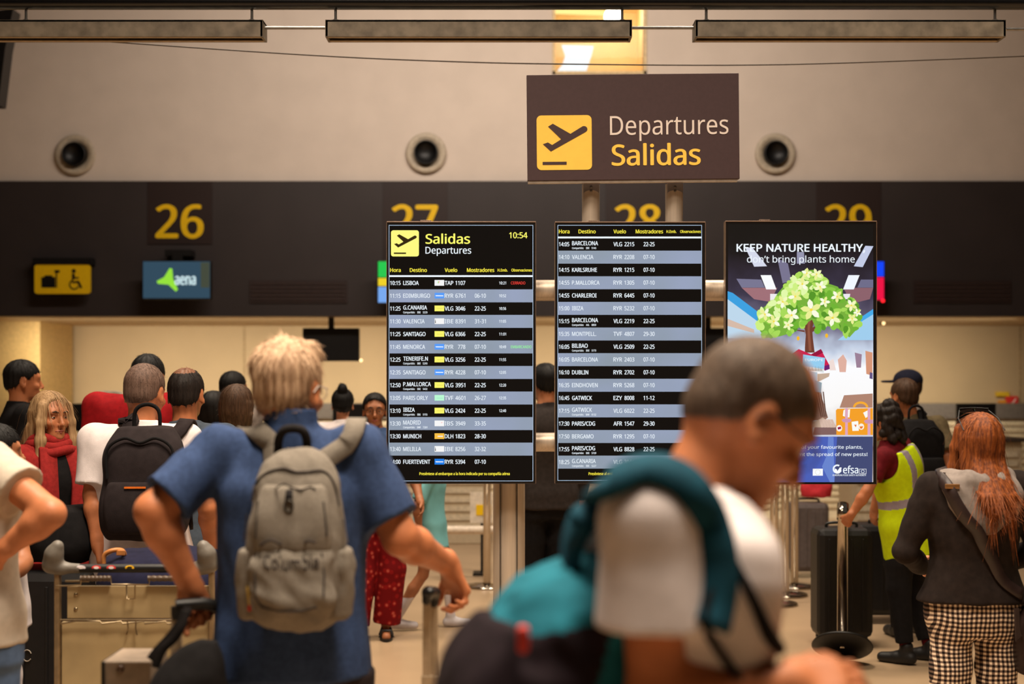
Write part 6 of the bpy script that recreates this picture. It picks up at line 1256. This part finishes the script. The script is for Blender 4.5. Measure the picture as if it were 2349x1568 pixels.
# hanging black monitors and counters in the recess
def hang(label, px0, py0, px1, py1, d, dot, grp):
    r = thing('hanging_monitor', label, 'monitor', (X((px0 + px1) / 2, d), d, Zh(py1, d)), 0, grp); b = MB(); b.box((X(px0, d), d, Zh(py1, d)), (X(px1, d), d + .07, Zh(py0, d)), M_black, .008); b.build('housing', r, off=r.location)
    b = MB(); b.box((X((px0 + px1) / 2, d) - .03, d + .02, Zh(py0, d)), (X((px0 + px1) / 2, d) + .03, d + .06, zf0 + .05), M_black); b.build('ceiling_arm', r, off=r.location)
    b = MB(); c_ = P(*dot, d); b.lathe([(0, -.012), (.013, -.008), (.016, .004), (0, .01)], c_, glow('monitor_lamp', (255, 214, 150), 3), 14, 'y'); b.box(c_ + Vector((-.01, .0, -.01)), c_ + Vector((-.02, .05, .01)), M_black); b.build('status_lamp', r, off=r.location)
hang('black monitor hanging in the recess right of the older man\'s head', 694, 752, 824, 828, 15.2, (828, 826), 'hanging monitors')
hang('black monitor hanging in the recess between middle board and poster', 1560, 752, 1690, 828, 15.2, (1694, 826), 'hanging monitors')
hang('black monitor hanging in the recess, hidden by the poster except its lamp', 1880, 670, 2004, 742, 15.2, (2027, 741), 'hanging monitors')
M_ctr = mat('cream_counter', (196, 178, 148), .5, var=.05); M_lv = mat('white_louvre', (214, 200, 172), .5); M_band = mat('grey_belt_band', (104, 96, 90), .5)
bb = thing('belt_housing', 'long grey baggage belt housing along the back of the recess', 'conveyor', (0, 17.1, 0)); b = MB(); b.box((-5.2, 16.9, Zh(960, 17)), (9, 17.4, Zh(925, 17)), M_band, .01); b.build('housing', bb, off=bb.location); b = MB(); b.box((-5.2, 16.95, 0), (9, 17.4, Zh(960, 17)), M_lv)
for k_ in range(14): b.box((-5.2, 16.93, .12 + k_ * .075), (9, 16.95, .15 + k_ * .075), M_ctr)
b.build('louvred_skirt', bb, off=bb.location)
for i, (px, lab) in enumerate(((300, 'left check-in counter below number 26'), (930, 'check-in counter below number 27, behind the first board'), (1470, 'check-in counter below number 28, behind the middle board'), (2150, 'right check-in counter below number 29, behind the red-haired woman'))):
    d = 14.2; r = thing('check_in_counter', lab, 'counter', (X(px, d), d, 0), 0, 'check-in counters'); o = r.location; x = o.x
    b = MB(); b.box((x - .85, d, 0), (x + .85, d + .6, 1.02), M_ctr, .01); b.build('desk', r, off=o); b = MB(); b.box((x - .9, d - .04, 1.02), (x + .9, d + .64, 1.06), mat('dark_counter_top', (70, 60, 54), .4), .01); b.build('counter_top', r, off=o)
    b = MB()
    for k_ in range(9): b.box((x - .8, d - .012, .15 + k_ * .09), (x + .8, d, .20 + k_ * .09), M_lv)
    b.build('slatted_front', r, off=o)
    for dx_ in (-.55, .45):
        mo = thing('desk_monitor', ('left' if dx_ < 0 else 'right') + ' black desk monitor on the ' + lab, 'monitor', (x + dx_, d + .2, 1.06), 0, 'desk monitors'); b = MB(); b.box((x + dx_ - .2, d + .18, 1.12), (x + dx_ + .2, d + .22, 1.40), M_black, .01); b.build('screen', mo, off=mo.location); b = MB(); b.box((x + dx_ - .03, d + .19, 1.06), (x + dx_ + .03, d + .23, 1.2), M_black); b.box((x + dx_ - .1, d + .12, 1.06), (x + dx_ + .1, d + .28, 1.075), M_black); b.build('stand', mo, off=mo.location)
br = thing('bumper_rail', 'pale bumper rail on stub legs in front of the counters under the first board', 'rail', (X(1150, 11.6), 11.6, 0)); b = MB(); b.tube([P(980, 1215, 11.6), P(1370, 1215, 11.6)], .035, mat('pale_rail', (216, 200, 180), .3), 16); b.build('tube', br, off=br.location)
for px in (1020, 1330): b = MB(); b.tube([(X(px, 11.6), 11.6, 0), (X(px, 11.6), 11.6, Zh(1215, 11.6))], .025, M_chr, 14); b.build('leg', br, off=br.location)
nb_ = thing('notice_stand', 'white notice stand with a yellow patch under the first board', 'sign', (X(1100, 11.9), 11.95, 0)); b = MB(); b.box((X(1078, 11.9), 11.94, Zh(1200, 11.9)), (X(1130, 11.9), 11.97, Zh(1130, 11.9)), mat('notice_white', (220, 208, 190), .5)); b.box((X(1102, 11.9), 11.96, 0), (X(1108, 11.9), 11.99, Zh(1195, 11.9)), M_black); b.box((X(1085, 11.9), 11.85, 0), (X(1125, 11.9), 12.05, .02), M_black); b.build('board', nb_, off=nb_.location); b = MB(); b.box((X(1092, 11.9), 11.935, Zh(1182, 11.9)), (X(1126, 11.9), 11.941, Zh(1158, 11.9)), M_yellow); b.build('yellow_patch', nb_, off=nb_.location)
# framed glass notice behind the queue, alarm plates on the right
gn = thing('framed_notice', 'rounded pale framed notice board behind the red jacket', 'sign', (X(248, 13.6), 13.6, 0)); b = MB(); b.tube([(x, 13.6, z) for x, z in rrect(X(214, 13.6), Zh(1060, 13.6), X(284, 13.6), Zh(900, 13.6), .07)], .016, mat('pale_frame', (226, 214, 196), .4), 10, closed=True); b.tube([(X(248, 13.6), 13.6, 0), (X(248, 13.6), 13.6, Zh(1060, 13.6))], .02, M_chr); b.lathe([(0, 0), (.18, 0), (.18, .015), (0, .02)], (X(248, 13.6), 13.6, 0), M_chr, 24); b.build('frame', gn, off=gn.location); b = MB(); b.prism(rrect(X(216, 13.6), Zh(1057, 13.6), X(282, 13.6), Zh(903, 13.6), .06), 13.605, 13.612, mat('notice_sheet', (206, 190, 162), .4)); b.build('sheet', gn, off=gn.location)
for lab, px0, py0, px1, py1, c, nm in (('red square alarm plate on the recess wall at the right edge', 2309, 908, 2336, 938, (220, 50, 44), 'alarm_plate'), ('thin yellow plate on the recess wall left of the red alarm plate', 2286, 898, 2316, 909, (226, 186, 40), 'yellow_plate'), ('yellow call-point box on the recess wall below the thin yellow plate', 2292, 918, 2309, 945, (226, 150, 30), 'call_point')):
    d = 17.44; r = thing(nm, lab, 'sign', (X((px0 + px1) / 2, d), d, Zh(py1, d))); b = MB(); b.box((X(px0, d), d, Zh(py1, d)), (X(px1, d), DB - .001, Zh(py0, d)), mat(nm, c, .5), .006); b.build('plate', r, off=r.location)
    if nm == 'alarm_plate': b = MB(); f_ = lambda a, c_: (X(a, d), Zh(c_, d)); b.poly([f_(2314, 934), f_(2318, 934), f_(2332, 914), f_(2328, 914)], d - .002, M_sw); b.poly([f_(2318, 924), f_(2322, 922), f_(2328, 932), f_(2324, 933)], d - .002, M_sw); b.build('symbol', r, off=r.location)
